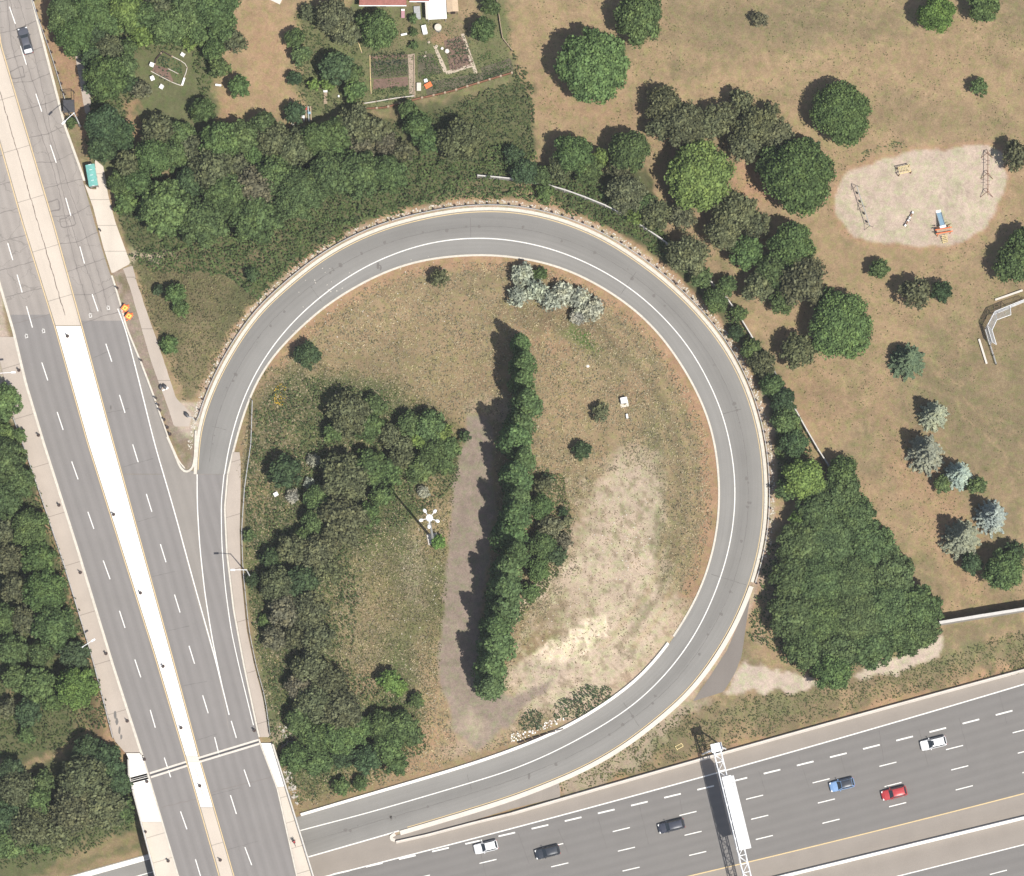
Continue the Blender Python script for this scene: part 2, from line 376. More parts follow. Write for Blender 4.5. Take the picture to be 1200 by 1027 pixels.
def grid_mesh(name, PX, PY, material, z=None, dz=0.0):
    """sheet over a (rows, cols) array of pixel points"""
    r, c = PX.shape; zz = hpx(PX, PY)+dz if z is None else np.full(PX.shape, float(z))
    X, Y, Z = at(PX, PY, zz); V = np.c_[X.ravel(), Y.ravel(), Z.ravel()]
    idx = np.arange(r*c).reshape(r, c); F = np.c_[idx[:-1, :-1].ravel(), idx[1:, :-1].ravel(), idx[1:, 1:].ravel(), idx[:-1, 1:].ravel()]
    al = np.r_[0, np.cumsum(np.hypot(np.diff(X[:, 0]), np.diff(Y[:, 0])))]
    ac = np.hypot(X-X[:, :1], Y-Y[:, :1]); uv = np.c_[ac.ravel(), np.repeat(al, c)]
    me = np_mesh(name, V, F, material, uv)
    if len(me.polygons) and me.polygons[0].normal.z < 0: me.flip_normals()
    return me
def ribbon(name, Lp, Rp, material, z=None, dz=0.0, nc=6, kind='structure'):
    n = max(len(Lp), len(Rp)); Lp = np.array(Lp, float); Rp = np.array(Rp, float)
    def rs(P):
        s = np.r_[0, np.cumsum(np.hypot(*np.diff(P, axis=0).T))]; t = np.linspace(0, s[-1], n); return np.c_[np.interp(t, s, P[:, 0]), np.interp(t, s, P[:, 1])]
    a = rs(Lp); b = rs(Rp); t = np.linspace(0, 1, nc)[None, :]
    o = link(name, grid_mesh(name, a[:, :1]*(1-t)+b[:, :1]*t, a[:, 1:]*(1-t)+b[:, 1:]*t, material, z, dz)); return tag(o, kind=kind)
def offset(P, d):
    P = np.array(P, float); T = np.gradient(P, axis=0); T /= np.maximum(np.hypot(T[:, 0], T[:, 1]), 1e-6)[:, None]
    return P+np.c_[-T[:, 1], T[:, 0]]*d
def line(name, P, wid, material, z=None, dz=0.0, kind='structure', step=6):
    P = resample(P, step); return ribbon(name, offset(P, -wid/2), offset(P, wid/2), material, z, dz, 2, kind)
def ystrip(name, lf, rf, ys, material, z, nc=6):
    ys = np.array(ys, float); a = lf(ys); b = rf(ys); t = np.linspace(0, 1, nc)[None, :]
    PX = a[:, None]*(1-t)+b[:, None]*t; PY = np.repeat(ys[:, None], nc, 1)
    return tag(link(name, grid_mesh(name, PX, PY, material, z)), kind='structure')
def sweep(name, P, prof, material, z=None, dz=0.0, parent=None, step=8, closed=True):
    """prof: (offset metres to the right-hand side, height metres) swept along the pixel polyline"""
    P = resample(P, step); W = np.array([tuple(at(x, y, z, dz)) for x, y in P]); T = np.gradient(W, axis=0); T[:, 2] = 0
    T /= np.maximum(np.linalg.norm(T, axis=1), 1e-9)[:, None]; N = np.c_[-T[:, 1], T[:, 0], T[:, 2]*0]
    k = len(prof); V = np.concatenate([W+N*u+np.array([0, 0, h]) for u, h in prof]).reshape(k, len(P), 3).transpose(1, 0, 2).reshape(-1, 3)
    mb = MB(); mb.v = [tuple(v) for v in V]; n = len(P)
    for i in range(n-1):
        for j in range(k if closed else k-1):
            a = i*k+j; b = i*k+(j+1) % k; mb.f.append((a, b, b+k, a+k))
    if closed: mb.f.append(tuple(range(k-1, -1, -1))); mb.f.append(tuple((n-1)*k+j for j in range(k)))
    return mb.build(name, material, parent)
def rect(w_, h_, z0=-.3): return [(-w_/2, z0), (w_/2, z0), (w_/2, h_), (-w_/2, h_)]
def poly_sheet(name, pts, material, z=None, dz=.02, step=6, sig=0, warp=2.0, kind='structure'):
    """draped sheet with a given outline: grid cells clipped by their signed distance to it"""
    P = smooth(list(pts)+[pts[0]], 4, sig) if sig else np.array(pts, float)
    x0, y0 = P.min(0)-4; x1, y1 = P.max(0)+4
    c = P.mean(0); n = len(resample(np.r_[P, P[:1]], 4)); B = resample(np.r_[P, P[:1]], 4)
    B = B+np.c_[fbm(B[:, 0]/7, B[:, 1]/7, 3)-.5, fbm(B[:, 0]/7, B[:, 1]/7, 9)-.5]*warp*2
    from mathutils.geometry import delaunay_2d_cdt
    gxs, gys = np.meshgrid(np.arange(x0, x1, step), np.arange(y0, y1, step)); m = sdist([tuple(p) for p in B[:-1]], gxs, gys) < -2
    pts2 = [Vector(p) for p in B[:-1]]+[Vector((a, b)) for a, b in zip(gxs[m], gys[m])]; nb = len(B)-1
    vo, _, fo, *_r = delaunay_2d_cdt(pts2, [], [list(range(nb))], 1, 1e-4)
    mb = MB(); mb.v = [tuple(float(q) for q in at(p.x, p.y, z, dz)) for p in vo]
    mb.f = [tuple(f) for f in fo]
    o = mb.build(name, material); me = o.data
    if len(me.polygons) and me.polygons[0].normal.z < 0: me.flip_normals()
    uvl = me.uv_layers.new(name='UVMap')
    for lp in me.loops: uvl.data[lp.index].uv = me.vertices[lp.vertex_index].co.xy
    return tag(o, kind=kind)
ORD = ['first', 'second', 'third', 'fourth', 'fifth', 'sixth', 'seventh', 'eighth', 'ninth', 'tenth', 'eleventh', 'twelfth', 'thirteenth', 'fourteenth', 'fifteenth', 'sixteenth', 'seventeenth', 'eighteenth', 'nineteenth', 'twentieth']
def ordn(i):
    return ORD[i] if i < 20 else f'{i+1}{"st" if (i+1) % 10 == 1 else "nd" if (i+1) % 10 == 2 else "rd" if (i+1) % 10 == 3 else "th"}'

# ------------------------------------------------------------------ ground cover colours (real albedo of what grows or lies there)
DRY=np.array((.285,.212,.132)); OLV=np.array((.198,.162,.100)); GRN=np.array((.092,.102,.052)); BRT=np.array((.105,.145,.05)); ORG=np.array((.34,.225,.145))
PALE=np.array((.435,.365,.285)); DIRT=np.array((.235,.195,.165)); GRV=np.array((.42,.37,.315)); DGR=np.array((.052,.072,.034)); SAND=np.array((.43,.362,.30)); WHT=np.array((.58,.50,.395)); GRAVEL=np.array((.40,.34,.29))
def cover(px, py):
    sh = px.shape; C = np.zeros(sh+(3,))
    n1 = fbm(px/85, py/85, 1, 5); n2 = fbm(px/22, py/22, 2, 4); n3 = fbm(px/7, py/7, 3, 3); wxp = px+(fbm(px/14, py/14, 11, 5)-.5)*34; wyp = py+(fbm(px/14, py/14, 12, 5)-.5)*34
    def put(col, a):
        a = np.clip(a, 0, 1)[..., None]; C[...] = C*(1-a)+np.asarray(col)*a
    def E(cx, cy, rx, ry, rot, col, al=1., soft=.35):
        t = math.radians(rot); dx = wxp-cx; dy = wyp-cy; u = (dx*math.cos(t)+dy*math.sin(t))/rx; v = (-dx*math.sin(t)+dy*math.cos(t))/ry
        put(col, al*(1-sstep(1-soft, 1+soft, np.hypot(u, v))))
    def P(poly, col, al=1., soft=6., k=1.):
        put(col, al*(1-sstep(-soft, soft, sdist(poly, px+(wxp-px)*k, py+(wyp-py)*k))))
    put(OLV*1.05, np.ones(sh)); put(DRY*1.04, sstep(.32, .56, n1*.6+n2*.4)*.9)
    ua = px*.94+py*.34; va = -px*.34+py*.94; put(DRY*1.22, sstep(.55, .75, fbm(ua/90, va/3.5, 61, 3))*.32); put(OLV*.85, sstep(.58, .75, fbm(px*.42/4+py*.9/70, (px*.9-py*.42)/4, 62, 3))*.22)
    # park: greener ball field to the right, orange worn patches
    E(1180, 470, 90, 130, 0, OLV*.92, .6, .5); E(930, 110, 120, 40, 0, DRY*1.08, .5, .6); E(1120, 60, 120, 40, 10, DRY*1.05, .5, .6); E(960, 25, 150, 22, 5, OLV, .7, .6); E(850, 40, 60, 34, 0, OLV*.95, .55, .7)
    E(1095, 590, 26, 120, -28, ORG*.95, .55, .6); E(1110, 140, 140, 22, 8, OLV*.95, .4, .7); E(960, 470, 60, 40, 0, ORG*.9, .4, .6); E(1050, 310, 60, 25, 0, DRY, .6, .6); E(1000, 420, 25, 90, -8, OLV, .3, .7); E(640, 110, 26, 120, -8, DRY, .6, .6); E(700, 130, 70, 20, 20, ORG*.9, .4, .8)
    for ax, ay, bx, by in ((985,440,1010,520),(1005,420,1030,520),(1090,430,1200,520),(1120,470,1200,560),(1160,320,1120,430),(1040,540,1130,700),(1055,520,1110,640),(960,10,1200,60),(900,70,1040,58),(985,60,1190,20)):
        put(DRY*1.25, (1-sstep(.5, 3.2, pdist([(ax, ay), (bx, by)], wxp, wyp)))*.35)
    P([(860,190),(900,175),(905,230),(860,235)], ORG, .9); E(800, 175, 18, 22, 0, ORG, .8); E(885, 225, 25, 22, 20, ORG*.95, .8)
    # top left
    P([(262,160),(280,100),(285,0),(362,0),(350,60),(345,110),(330,140)], DRY*1.08, .95, 8); E(315, 60, 22, 60, 0, ORG*.95, .5, .6); E(265, 130, 22, 20, 0, ORG*.9, .7, .5)
    P([(60,0),(262,0),(250,160),(180,200),(110,200),(95,60)], GRN*1.25, .9, 6); P([(150,110),(165,120),(170,175),(160,185),(148,150)], ORG*.85, .8, 4); E(205, 90, 45, 40, 0, GRN*1.1, .6)
    P([(45,0),(62,0),(92,55),(108,130),(104,190),(92,150),(60,60)], ORG*.85, .9, 3, .4)
    P([(345,15),(430,0),(600,0),(600,95),(430,135),(360,150),(350,100)], GRN*1.35, .9, 8); E(455, 35, 40, 20, 0, OLV, .5); E(535, 30, 30, 25, 0, OLV*1.05, .9); E(548, 15, 14, 18, 0, DRY, .7); E(515, 48, 14, 10, 0, ORG*.85, .7)
    P([(135,240),(240,180),(400,150),(600,95),(625,100),(625,180),(600,235),(480,250),(380,290),(300,350),(235,440),(215,470),(190,400),(150,300)], GRN, .95, 6)
    E(215, 350, 55, 70, 20, OLV*.85, .55, .6); E(178, 300, 26, 6, 0, PALE, .8, .5); E(560, 225, 70, 8, -3, OLV, .6, .7); E(225, 420, 22, 45, 15, OLV*1.05, .7, .6); E(300, 300, 60, 10, -40, OLV, .5, .7)
    P([(640,195),(760,200),(780,280),(860,380),(900,440),(960,560),(910,590),(900,480),(840,385),(760,300),(650,245)], GRN*.85, .95, 5)
    # loop interior
    ins = (1-sstep(-3, 3, sdist([tuple(p) for p in INNER[::3] if not (p[0] < 340 and p[1] > 900)]+[(345, 958), (316, 864), (299, 780), (284, 667), (286, 571), (276, 530)], px, py)))
    C0 = C.copy(); put(OLV*1.12, np.ones(sh)); put(DRY*.93, sstep(.38, .6, n1*.4+n2*.6)*.7)
    E(475, 385, 110, 60, -15, DRY*1.08, .5, .6); E(560, 330, 60, 16, 0, OLV, .5, .7); E(450, 430, 50, 26, -10, OLV*.85, .55, .7); E(545, 460, 40, 35, 0, DRY*.98, .5, .6); E(580, 478, 25, 12, 0, PALE*.9, .6, .6)
    P([(295,470),(340,430),(400,440),(470,455),(530,500),(545,560),(525,600),(520,700),(500,800),(500,880),(440,925),(350,945),(318,870),(288,700),(285,560)], GRN*1.12, .95, 12); put(BRT*1.0, ((px < 540) & (px > 285))*ins*sstep(.45, .65, n1*.3+n2*.7)*.35*(1-sstep(300, 560, px*0+np.abs(py-700)+180)))
    E(325, 520, 26, 60, 5, OLV*.9, .65, .7); E(305, 585, 12, 30, 0, DRY, .5, .7); E(415, 730, 26, 75, -8, OLV*1.2, .8, .7); E(450, 700, 22, 50, 0, DRY*.92, .5, .7); E(430, 800, 25, 20, 0, DRY*.95, .6, .7)
    E(490, 730, 18, 60, 5, OLV, .5, .7); E(505, 790, 14, 50, 0, DRY*1.05, .6, .6); E(510, 610, 22, 45, 5, DRY*1.08, .75, .6); E(487, 665, 10, 40, 0, PALE*.8, .35, .7); E(520, 840, 22, 50, 12, DRY*1.02, .7, .6); E(500, 880, 60, 22, -20, ORG*.95, .7, .6); E(440, 912, 60, 14, -14, DRY, .7, .6); E(340, 870, 16, 22, 0, PALE*.9, .8, .6); E(345, 930, 20, 14, -15, DRY, .6, .6)
    E(650, 380, 70, 12, 12, OLV*.7, .6, .7); E(683, 400, 24, 9, 38, BRT*1.15, .9, .7); E(720, 430, 45, 7, 45, GRN, .6, .7); E(745, 460, 20, 18, 0, ORG*.75, .6, .7); E(680, 470, 55, 60, 0, DRY*1.03, .5, .5); E(640, 400, 40, 12, 10, ORG*.95, .5, .6)
    E(790, 470, 35, 70, -20, OLV*1.1, .5, .7); E(765, 530, 16, 60, 0, GRN*1.3, .5, .8)
    E(733, 610, 46, 80, 8, PALE*.95, .9, .3); E(705, 690, 75, 50, -20, PALE*.95, .9, .3); E(690, 650, 30, 40, 0, PALE*.85, .6, .5); E(745, 560, 24, 26, 0, PALE*.92, .6, .6)
    E(800, 600, 22, 95, 2, OLV*1.1, .65, .5); E(775, 640, 12, 60, 0, GRN*1.35, .5, .7); E(650, 720, 40, 25, -25, OLV*1.15, .6, .6)
    E(715, 775, 110, 52, -32, PALE*1.02, .95, .3); E(620, 700, 30, 7, -50, WHT*.9, .8, .6); E(672, 667, 22, 5, -28, WHT*.85, .8, .6); E(690, 740, 27, 14, -35, WHT*1.18, 1, .35); E(652, 767, 48, 13, -32, WHT*1.08, .95, .4); E(640, 795, 60, 5, -28, WHT, .7, .5); E(764, 690, 9, 15, 10, PALE, .9, .4); E(750, 706, 9, 18, 0, GRN*1.1, .5, .6)
    E(610, 790, 35, 14, -20, PALE*.95, .7, .6); E(655, 830, 70, 14, -20, PALE*.9, .7, .6); E(580, 860, 60, 16, -20, PALE*.8, .7, .5); E(610, 860, 45, 12, -18, DRY*1.1, .7, .6); E(640, 790, 30, 14, -10, DIRT*1.2, .6, .6)
    dd = pdist([tuple(p) for p in INNER[::3]], px, py)
    put(PALE*1.02, sstep(.52, .62, n3)*.45*inside([(660,560),(780,560),(790,690),(810,720),(700,840),(600,860),(600,760),(650,660)], px, py)); put(OLV*.8, (n3 < .36)*.45*inside([(660,560),(780,560),(790,690),(810,720),(700,840),(600,860),(600,760),(650,660)], px, py))
    for rad_, cl_, am_ in ((34, DRY*1.2, .4), (47, OLV*.75, .45), (60, DRY*1.15, .35)): put(cl_, (1-sstep(1.5, 5, np.abs(dd-rad_+(n1-.5)*26)))*am_*((px > 690) & (py < 760)))
    top = (py < 560)*1.0; put(ORG*.97, (1-sstep(12, 22, dd+(n2-.5)*12))*.8*np.where((py < 640) & ((px > 330) | (py < 430)), 1, .25)); put(ORG*.9, (1-sstep(14, 26, dd+(n2-.5)*8))*.8*((px > 780) & (py < 700)))
    P([(548,486),(574,488),(577,520),(580,600),(566,700),(562,800),(600,815),(650,795),(640,812),(610,830),(600,850),(556,880),(532,856),(518,800),(514,770),(520,700),(524,640),(533,560)], DIRT, .97, 3, .35)
    E(545, 640, 3, 120, 3, DIRT*1.15, .5, .8); E(556, 850, 20, 16, 0, PALE*.85, .6, .7)
    C[...] = C0*(1-ins[..., None])+C*ins[..., None]
    # verge outside the loop, right hand slope and the highway bank
    do = pdist([tuple(p) for p in OUTER[::3]], px, py)
    put(ORG*1.02, (1-sstep(13, 19, do+(n2-.5)*7))*.85*(1-ins)); put(GRV, (1-sstep(9, 15, do+(n3-.5)*9))*.45*(1-ins))
    P([(900,430),(912,560),(905,700),(880,770),(893,720),(900,600),(893,480)], PALE*.75, .6, 4)
    P([(660,905),(740,870),(830,800),(870,740),(960,800),(1100,740),(1210,705),(1210,790),(1000,842),(760,912),(660,935)], OLV*.95, .95, 5); put(DRY*1.05, sstep(.5, .62, n2)*.7*(inside([(660,905),(740,870),(830,800),(870,740),(960,800),(1100,740),(1210,705),(1210,790),(1000,842),(760,912),(660,935)], px, py)))
    P([(655,905),(735,868),(800,820),(830,815),(770,880),(700,925),(655,932)], PALE*.8, .7, 5); E(780, 870, 28, 10, -15, GRN*1.3, .5, .6); E(900, 830, 60, 12, -12, GRN*1.5, .5, .6); E(1130, 770, 80, 10, -14, GRN*1.4, .5, .6)
    P([(700,922),(900,862),(1200,780),(1200,790),(900,872),(700,932)], ORG*1.05, .8, 4)
    P([(850,812),(872,778),(895,782),(940,790),(962,803),(945,809),(900,811)], GRAVEL*1.12, .98, 2.5, .5); P([(1000,793),(1050,768),(1085,748),(1104,748),(1102,765),(1085,778),(1045,790),(1010,799)], GRAVEL*1.12, .98, 2.5, .5); E(905, 765, 26, 16, 20, DRY*1.05, .8, .5)
    # far left
    P([(-400,400),(0,400),(35,543),(75,660),(109,773),(134,868),(150,910),(167,994),(60,1022),(-400,1150)], GRN*1.02, .95, 5, .4)
    P([(-40,895),(40,890),(90,868),(130,835),(140,868),(100,880),(60,893),(20,905),(-40,910)], DRY, .85, 6); E(20, 820, 16, 10, 0, DRY*.9, .6); E(120, 850, 30, 26, -30, DRY*.95, .7, .6); P([(60,1010),(110,985),(160,975),(160,992),(60,1020)], DRY*.95, .6, 5); E(120, 845, 8, 30, -20, ORG, .5, .6)
    for (ax, ay), (bx, by) in zip([(0,400),(35,543),(75,660),(109,773)], [(35,543),(75,660),(109,773),(150,910)]): put(ORG*.95, (1-sstep(3, 8, pdist([(ax, ay), (bx, by)], wxp, wyp)))*.8)
    P([(-60,330),(0,336),(17,440),(30,500),(18,495),(-20,430)], GRAVEL, .9, 3, .3)
    # gore nose and verge between road and sidewalk
    P([(132,318),(146,315),(155,340),(172,400),(188,450),(197,478),(225,487),(240,470),(232,520),(228,552),(216,553),(202,515),(182,465),(160,420),(146,385)], DIRT*1.1, .95, 2, .2); E(213, 528, 9, 16, -25, OLV, .7, .5); P([(136,318),(147,318),(150,350),(143,352)], OLV*.8, .7, 3)
    P([(196,470),(212,472),(240,470),(233,510),(222,515),(205,500)], GRAVEL*1.05, .9, 3, .3)
    # playground sand, with a worn rim
    PG = smooth([(1004,195),(1037,186),(1064,177),(1107,175),(1143,167),(1163,169),(1176,180),(1181,205),(1173,235),(1163,260),(1150,270),(1128,283),(1102,291),(1052,288),(1019,284),(996,277),(982,260),(976,238),(983,215),(993,200),(1004,195)], 5, 8)
    PL = [tuple(p) for p in PG[:-1]]; sd = sdist(PL, px+(wxp-px)*.3, py+(wyp-py)*.3)
    put(ORG*1.0, (1-sstep(1, 9, sd))*.75); put(SAND, 1-sstep(-2.5, 1.5, sd)); put(SAND*.62, (n3 > .66)*(sd < -4)*.35*(np.hypot(px-1130, py-225) < 30))
    return np.clip(C, .02, .9)

# ground: one sheet reaching the horizon, dense where the photograph looks
def axis(a, b, step, far):
    m = list(np.arange(a, b+.1, step)); g = []; d = step; x = b
    while x < far: d *= 1.35; x += d; g.append(x)
    h = []; d = step; x = a
    while x > -far: d *= 1.35; x -= d; h.append(x)
    return np.array(h[::-1]+m+g)
ax = axis(-60, 1260, 2.6, 9000); ay = axis(-60, 1090, 2.6, 9000)
PX, PY = np.meshgrid(ax, ay)
gm = grid_mesh('ground', PX, PY, 'ground')
ca = gm.color_attributes.new('cover', 'FLOAT_COLOR', 'POINT')
cc = cover(PX.ravel(), PY.ravel())*np.array((.98, .93, .91)); ca.data.foreach_set('color', np.c_[cc, np.ones(len(cc))].astype(np.float32).ravel())
for p_ in (gm,): p_.polygons.foreach_set('use_smooth', np.ones(len(p_.polygons), dtype=bool))
tag(link('ground', gm), kind='structure')

# ------------------------------------------------------------------ roads
Y0, Y1 = -200, 1250
ys = np.arange(Y0, Y1, 6.0)
SEAM = 384.0
def yspan(a, b): return np.r_[np.arange(a, b, 6.0), b]
f_east = lambda y: fx(EAST, y); f_mr = lambda y: fx(MEDR, y); f_ml = lambda y: fx(MEDL, y); f_we = lambda y: fx(WEST, y)
ystrip('northbound_road', f_mr, f_east, yspan(Y0, SEAM-8), 'asphalt_old', LR, 8)
ystrip('northbound_road', f_mr, f_east, yspan(SEAM-8, 555.7), 'asphalt', LR, 8)
ystrip('northbound_road', f_mr, f_east, yspan(556, Y1), 'asphalt', LR, 10)
ystrip('southbound_road', f_we, f_ml, yspan(Y0, SEAM-15), 'asphalt_old', LR, 8)
ystrip('southbound_road', f_we, f_ml, yspan(SEAM-15, Y1), 'asphalt', LR, 8)
# paved wedge between the fog line and the gore: paler, lies as its own sheet
gw = lambda y: np.interp(y, [384, 520, 600, 700, 780, 855], [146.5, 181, 204, 229, 253.5, 268])
ge_ = lambda y: np.minimum(fx(EAST, y)-1.0, np.interp(y, [384, 555.6, 555.9, 640, 700, 780, 855], [400, 400, 231, 233, 240.5, 255.5, 268.5]))
ystrip('merge_gore', gw, ge_, yspan(388, 854), 'asphalt_merge', LR+.005, 4)
ribbon('loop_ramp', INNER, OUTER, 'ramp', dz=.055, nc=12)
# highway
def xstrip(name, tf, bf, xs, material, z=.05, nc=8):
    xs = np.array(xs, float); a = tf(xs); b = bf(xs); t = np.linspace(0, 1, nc)[None, :]
    PXs = np.repeat(xs[:, None], nc, 1); PYs = a[:, None]*(1-t)+b[:, None]*t
    return tag(link(name, grid_mesh(name, PXs, PYs, material, z)), kind='structure')
OX = OUTER[::-1]; OX = OX[np.argmax(OX[:, 0] > -99):]; OX = OX[:np.argmax(OX[:, 0] > 470)]
top_e = lambda x: np.where(x < 457, np.interp(x, OX[:, 0], OX[:, 1])+.3, np.where(x < 600, np.interp(x, [457, 600], [986, 953]), H_BAR(x)))
xs = np.arange(-280, 1560, 7.0)
xstrip('highway_shoulder', lambda x: np.where(x < -95, 1132-(x+95)*.29, top_e(x)), H_FOG, xs, 'shoulder', nc=4)
xstrip('highway_road', H_FOG, H_YEL, xs, 'highway', nc=20)
xstrip('median_shoulder', H_YEL, H_MED, xs, 'shoulder', nc=5)
xstrip('median_shoulder', H_MED, H_SFOG, xs, 'shoulder', nc=5)
xstrip('highway_road', H_SFOG, lambda x: H_SFOG(x)+100, xs, 'highway', nc=12)
xstrip('highway_shoulder', lambda x: H_SFOG(x)+100, lambda x: H_SFOG(x)+126, xs, 'shoulder', nc=3)
poly_sheet('paved_island', [(463,986),(458,981),(530,960.5),(600,939),(655,917),(657,934),(600,948),(530,969)], 'shoulder', z=.13, warp=0, step=8)
poly_sheet('service_road', [(880,692),(874,735),(869,770),(861,790),(848,811),(812,822),(830,796),(852,762),(872,715)], road_mat('dark_patch_asphalt', (.185,.165,.148), 8, 0, .05, stain=.06), dz=.03, warp=.4, step=6)

# markings: sheets 1.2 cm above the asphalt, dashes each a strip of one mesh
def dashes(name, segs, wid, material, z):
    mb = MB()
    for (x0, y0), (x1, y1) in segs:
        P0 = A(x0, y0, z); P1 = A(x1, y1, z); d = (P1-P0).normalized(); n = Vector((-d.y, d.x, 0))*wid/2
        mb.add([P0-n, P1-n, P1+n, P0+n], [(0, 1, 2, 3)])
    o = mb.build(name, material)
    if o.data.polygons[0].normal.z < 0: o.data.flip_normals()
    return tag(o, kind='structure')
def hdash(start, off, pitch, ln, x0=-200, x1=1500):
    out = []; k0 = int((x0-start)/pitch)
    for k in range(k0, int((x1-start)/pitch)):
        x = start+k*pitch; out.append(((x, off(x)), (x+ln, off(x+ln))))
    return out
D1 = hl([(623,971),(700.5,954),(778.5,935),(857,916),(934,897),(1012,878),(1089,858),(1187,833)])
D2 = hl([(561,1012),(640,994),(718,974.6),(795,956),(874,936.6),(952,918),(1030,898.6),(1108,879),(1186,859)])
D3 = hl([(646,1016),(724.5,997.6),(803,979),(881.5,960),(959.5,941),(1037.5,922),(1116,902),(1193.7,882.7)])
D4 = hl([(729,1021),(807.6,1003),(885,984),(964.6,965),(1041,945.7),(1120,926),(1198,906)])
D5 = hl([(1160,1025),(1199,1015)])
dashes('lane_dashes', hdash(623, D1, 38.85, 19.5), .26, 'paint_w', .065)
for a, f in ((640, D2), (646, D3), (807.6, D4), (1160, lambda x: D5(x))): dashes('lane_dashes', hdash(a, f, 78.1, 20), .17, 'paint_w', .065)
def xline(name, f, x0, x1, wid, m): return line(name, [(x, float(f(x))) for x in np.arange(x0, x1, 12)], wid, m, z=.066)
xline('edge_line', H_FOG, -250, 1550, 1.35, 'paint_w'); xline('edge_line', H_YEL, -250, 1550, 1.2, 'paint_y'); xline('edge_line', H_SFOG, 300, 1550, 1.2, 'paint_w')
line('edge_line', FOG[:-30], 1.15, 'paint_w', dz=.072, step=4)
ol = offset(OUTER, 0)
kk = [i for i, p in enumerate(OUTER) if 0 < i and not (p[0] < 470 and p[1] > 900)]
line('edge_line', (OUTER+(INNER[np.argmin(np.hypot(OUTER[:, None, 0]-INNER[None, :, 0], OUTER[:, None, 1]-INNER[None, :, 1]), axis=1)]-OUTER)/62*1.6)[1:kk[-1]], .8, 'paint_y', dz=.074, step=4)
line('edge_line', [(p[0], p[1]) for p in OUTER if p[0] < 470 and p[1] > 900], 1.4, 'paint_w', dz=.072)
# left road markings
line('edge_line', [(float(f_mr(y))+1.2, y) for y in yspan(Y0, Y1)], 1.0, 'paint_y', z=LR+.012)
line('edge_line', [(float(f_ml(y))-1.2, y) for y in yspan(Y0, Y1)], 1.0, 'paint_y', z=LR+.012)
FL = smooth([(138,362),(146,381),(163,447),(181,520),(204,598),(229,690),(253,775),(268.5,838)], 5, 15)
line('edge_line', FL, 1.25, 'paint_w', z=LR+.016)
line('edge_line', smooth([(231,556),(231,590),(234,640),(240,695),(248,745),(255,780),(262,812)], 5, 10), 1.2, 'paint_w', z=LR+.018)
line('edge_line', smooth([(262.5,556),(259,590),(260,640),(264,690),(271,740),(281,785),(297,850)], 5, 10), 1.0, 'paint_w', z=LR+.014)
nb = [(11,8,18,28),(24,54,31,76),(42,110,49,131),(59,170,66,191),(77,232,83,253),(93.5,289,99,309),(108,345,115,365),(124,403,131,424),(140,463,146.5,484),(155.5,521,162,542),(171.5,579,178,600),(188,638,194.5,659),(204.5,697,211,718),(221.5,757,228,778),(237.5,815,244,836),(251.5,864,257,886),(270,932,277,954),(287,993,295,1014),(303,1055,309,1075),(-6,-52,1,-32),(271,845,277,865),(286,902,293,922),(319,1112,325,1132)]
sb = [(9,285,15,305),(20,322,26,343),(31,359,38,384),(49,425,56,446),(67,483,74,504),(84,541,91.5,562),(103,600,110,620),(121,657,129,679),(140,716,146.5,736),(158,773,165,794),(176,832,182,853),(192.5,888,200,911),(211.5,951,219,972),(229,1007,235,1027),(-9,226,-2,247),(246,1062,252,1082)]
dashes('lane_dashes', [((a, b), (c, d)) for a, b, c, d in nb+sb], .17, 'paint_w', LR+.014)
# cracks and sealed joints on the old asphalt
mb = MB()
def crack(P, wid, z):
    P = [A(x+R.uniform(-.5, .5), y+R.uniform(-.5, .5), z) for x, y in resample(P, 4)]
    for a, b in zip(P[:-1], P[1:]):
        d = (b-a).normalized(); n = Vector((-d.y, d.x, 0))*wid/2*R.uniform(.6, 1.2); mb.add([a-n, b-n, b+n, a+n], [(0, 1, 2, 3)])
for y in list(range(-60, 376, 31)):
    x0 = float(f_mr(y))+2; x1 = float(f_east(y))-2; crack([(x0, y+R.uniform(2, 8)), ((x0+x1)/2, y+R.uniform(-4, 3)), (x1, y-9)], .13, LR+.008)
    x0 = float(f_we(y))+2; x1 = float(f_ml(y))-2; crack([(x0, y+6), (x1, y-6)], .12, LR+.008)
for t in (.33, .5, .68):
    crack([(float(f_mr(y)*(1-t)+f_east(y)*t)+3*math.sin(y/40+t*9), y) for y in range(-50, 378, 16)], .11, LR+.008)
for (x0, y0, a) in ((12,84,14),(48,240,20),(70,258,16)): crack([(x0, y0), (x0+a, y0-7), (x0+a+3, y0+6), (x0+2, y0+9), (x0, y0)], .2, LR+.009)
crack([(190,946),(231,936)], .12, LR+.008); crack([(247,929),(318,911)], .12, LR+.008)
o = mb.build('road_cracks', mat('crack_sealer', (.19, .17, .158), .9, .2)); tag(o, kind='structure')
if o.data.polygons[0].normal.z < 0: o.data.flip_normals()
# small faded squares painted where the new asphalt starts
mb = MB()
for cx, cy in ((106,370),(127,361),(51,388),(31,394)):
    for dx, dy, l, t in ((0,-2,3,.2),(0,2,3,-.2),(-1.4,0,2.6,1.4),(1.4,.5,2.6,1.4)):
        a = A(cx+dx-l/2*math.cos(t), cy+dy-l/2*math.sin(t), LR+.02); b = A(cx+dx+l/2*math.cos(t), cy+dy+l/2*math.sin(t), LR+.02+.002*t)
        d = (b-a).normalized(); n = Vector((-d.y, d.x, 0))*.05; mb.add([a-n, b-n, b+n, a+n], [(0, 1, 2, 3)])
tag(mb.build('survey_marks', 'paint_w'), kind='structure')

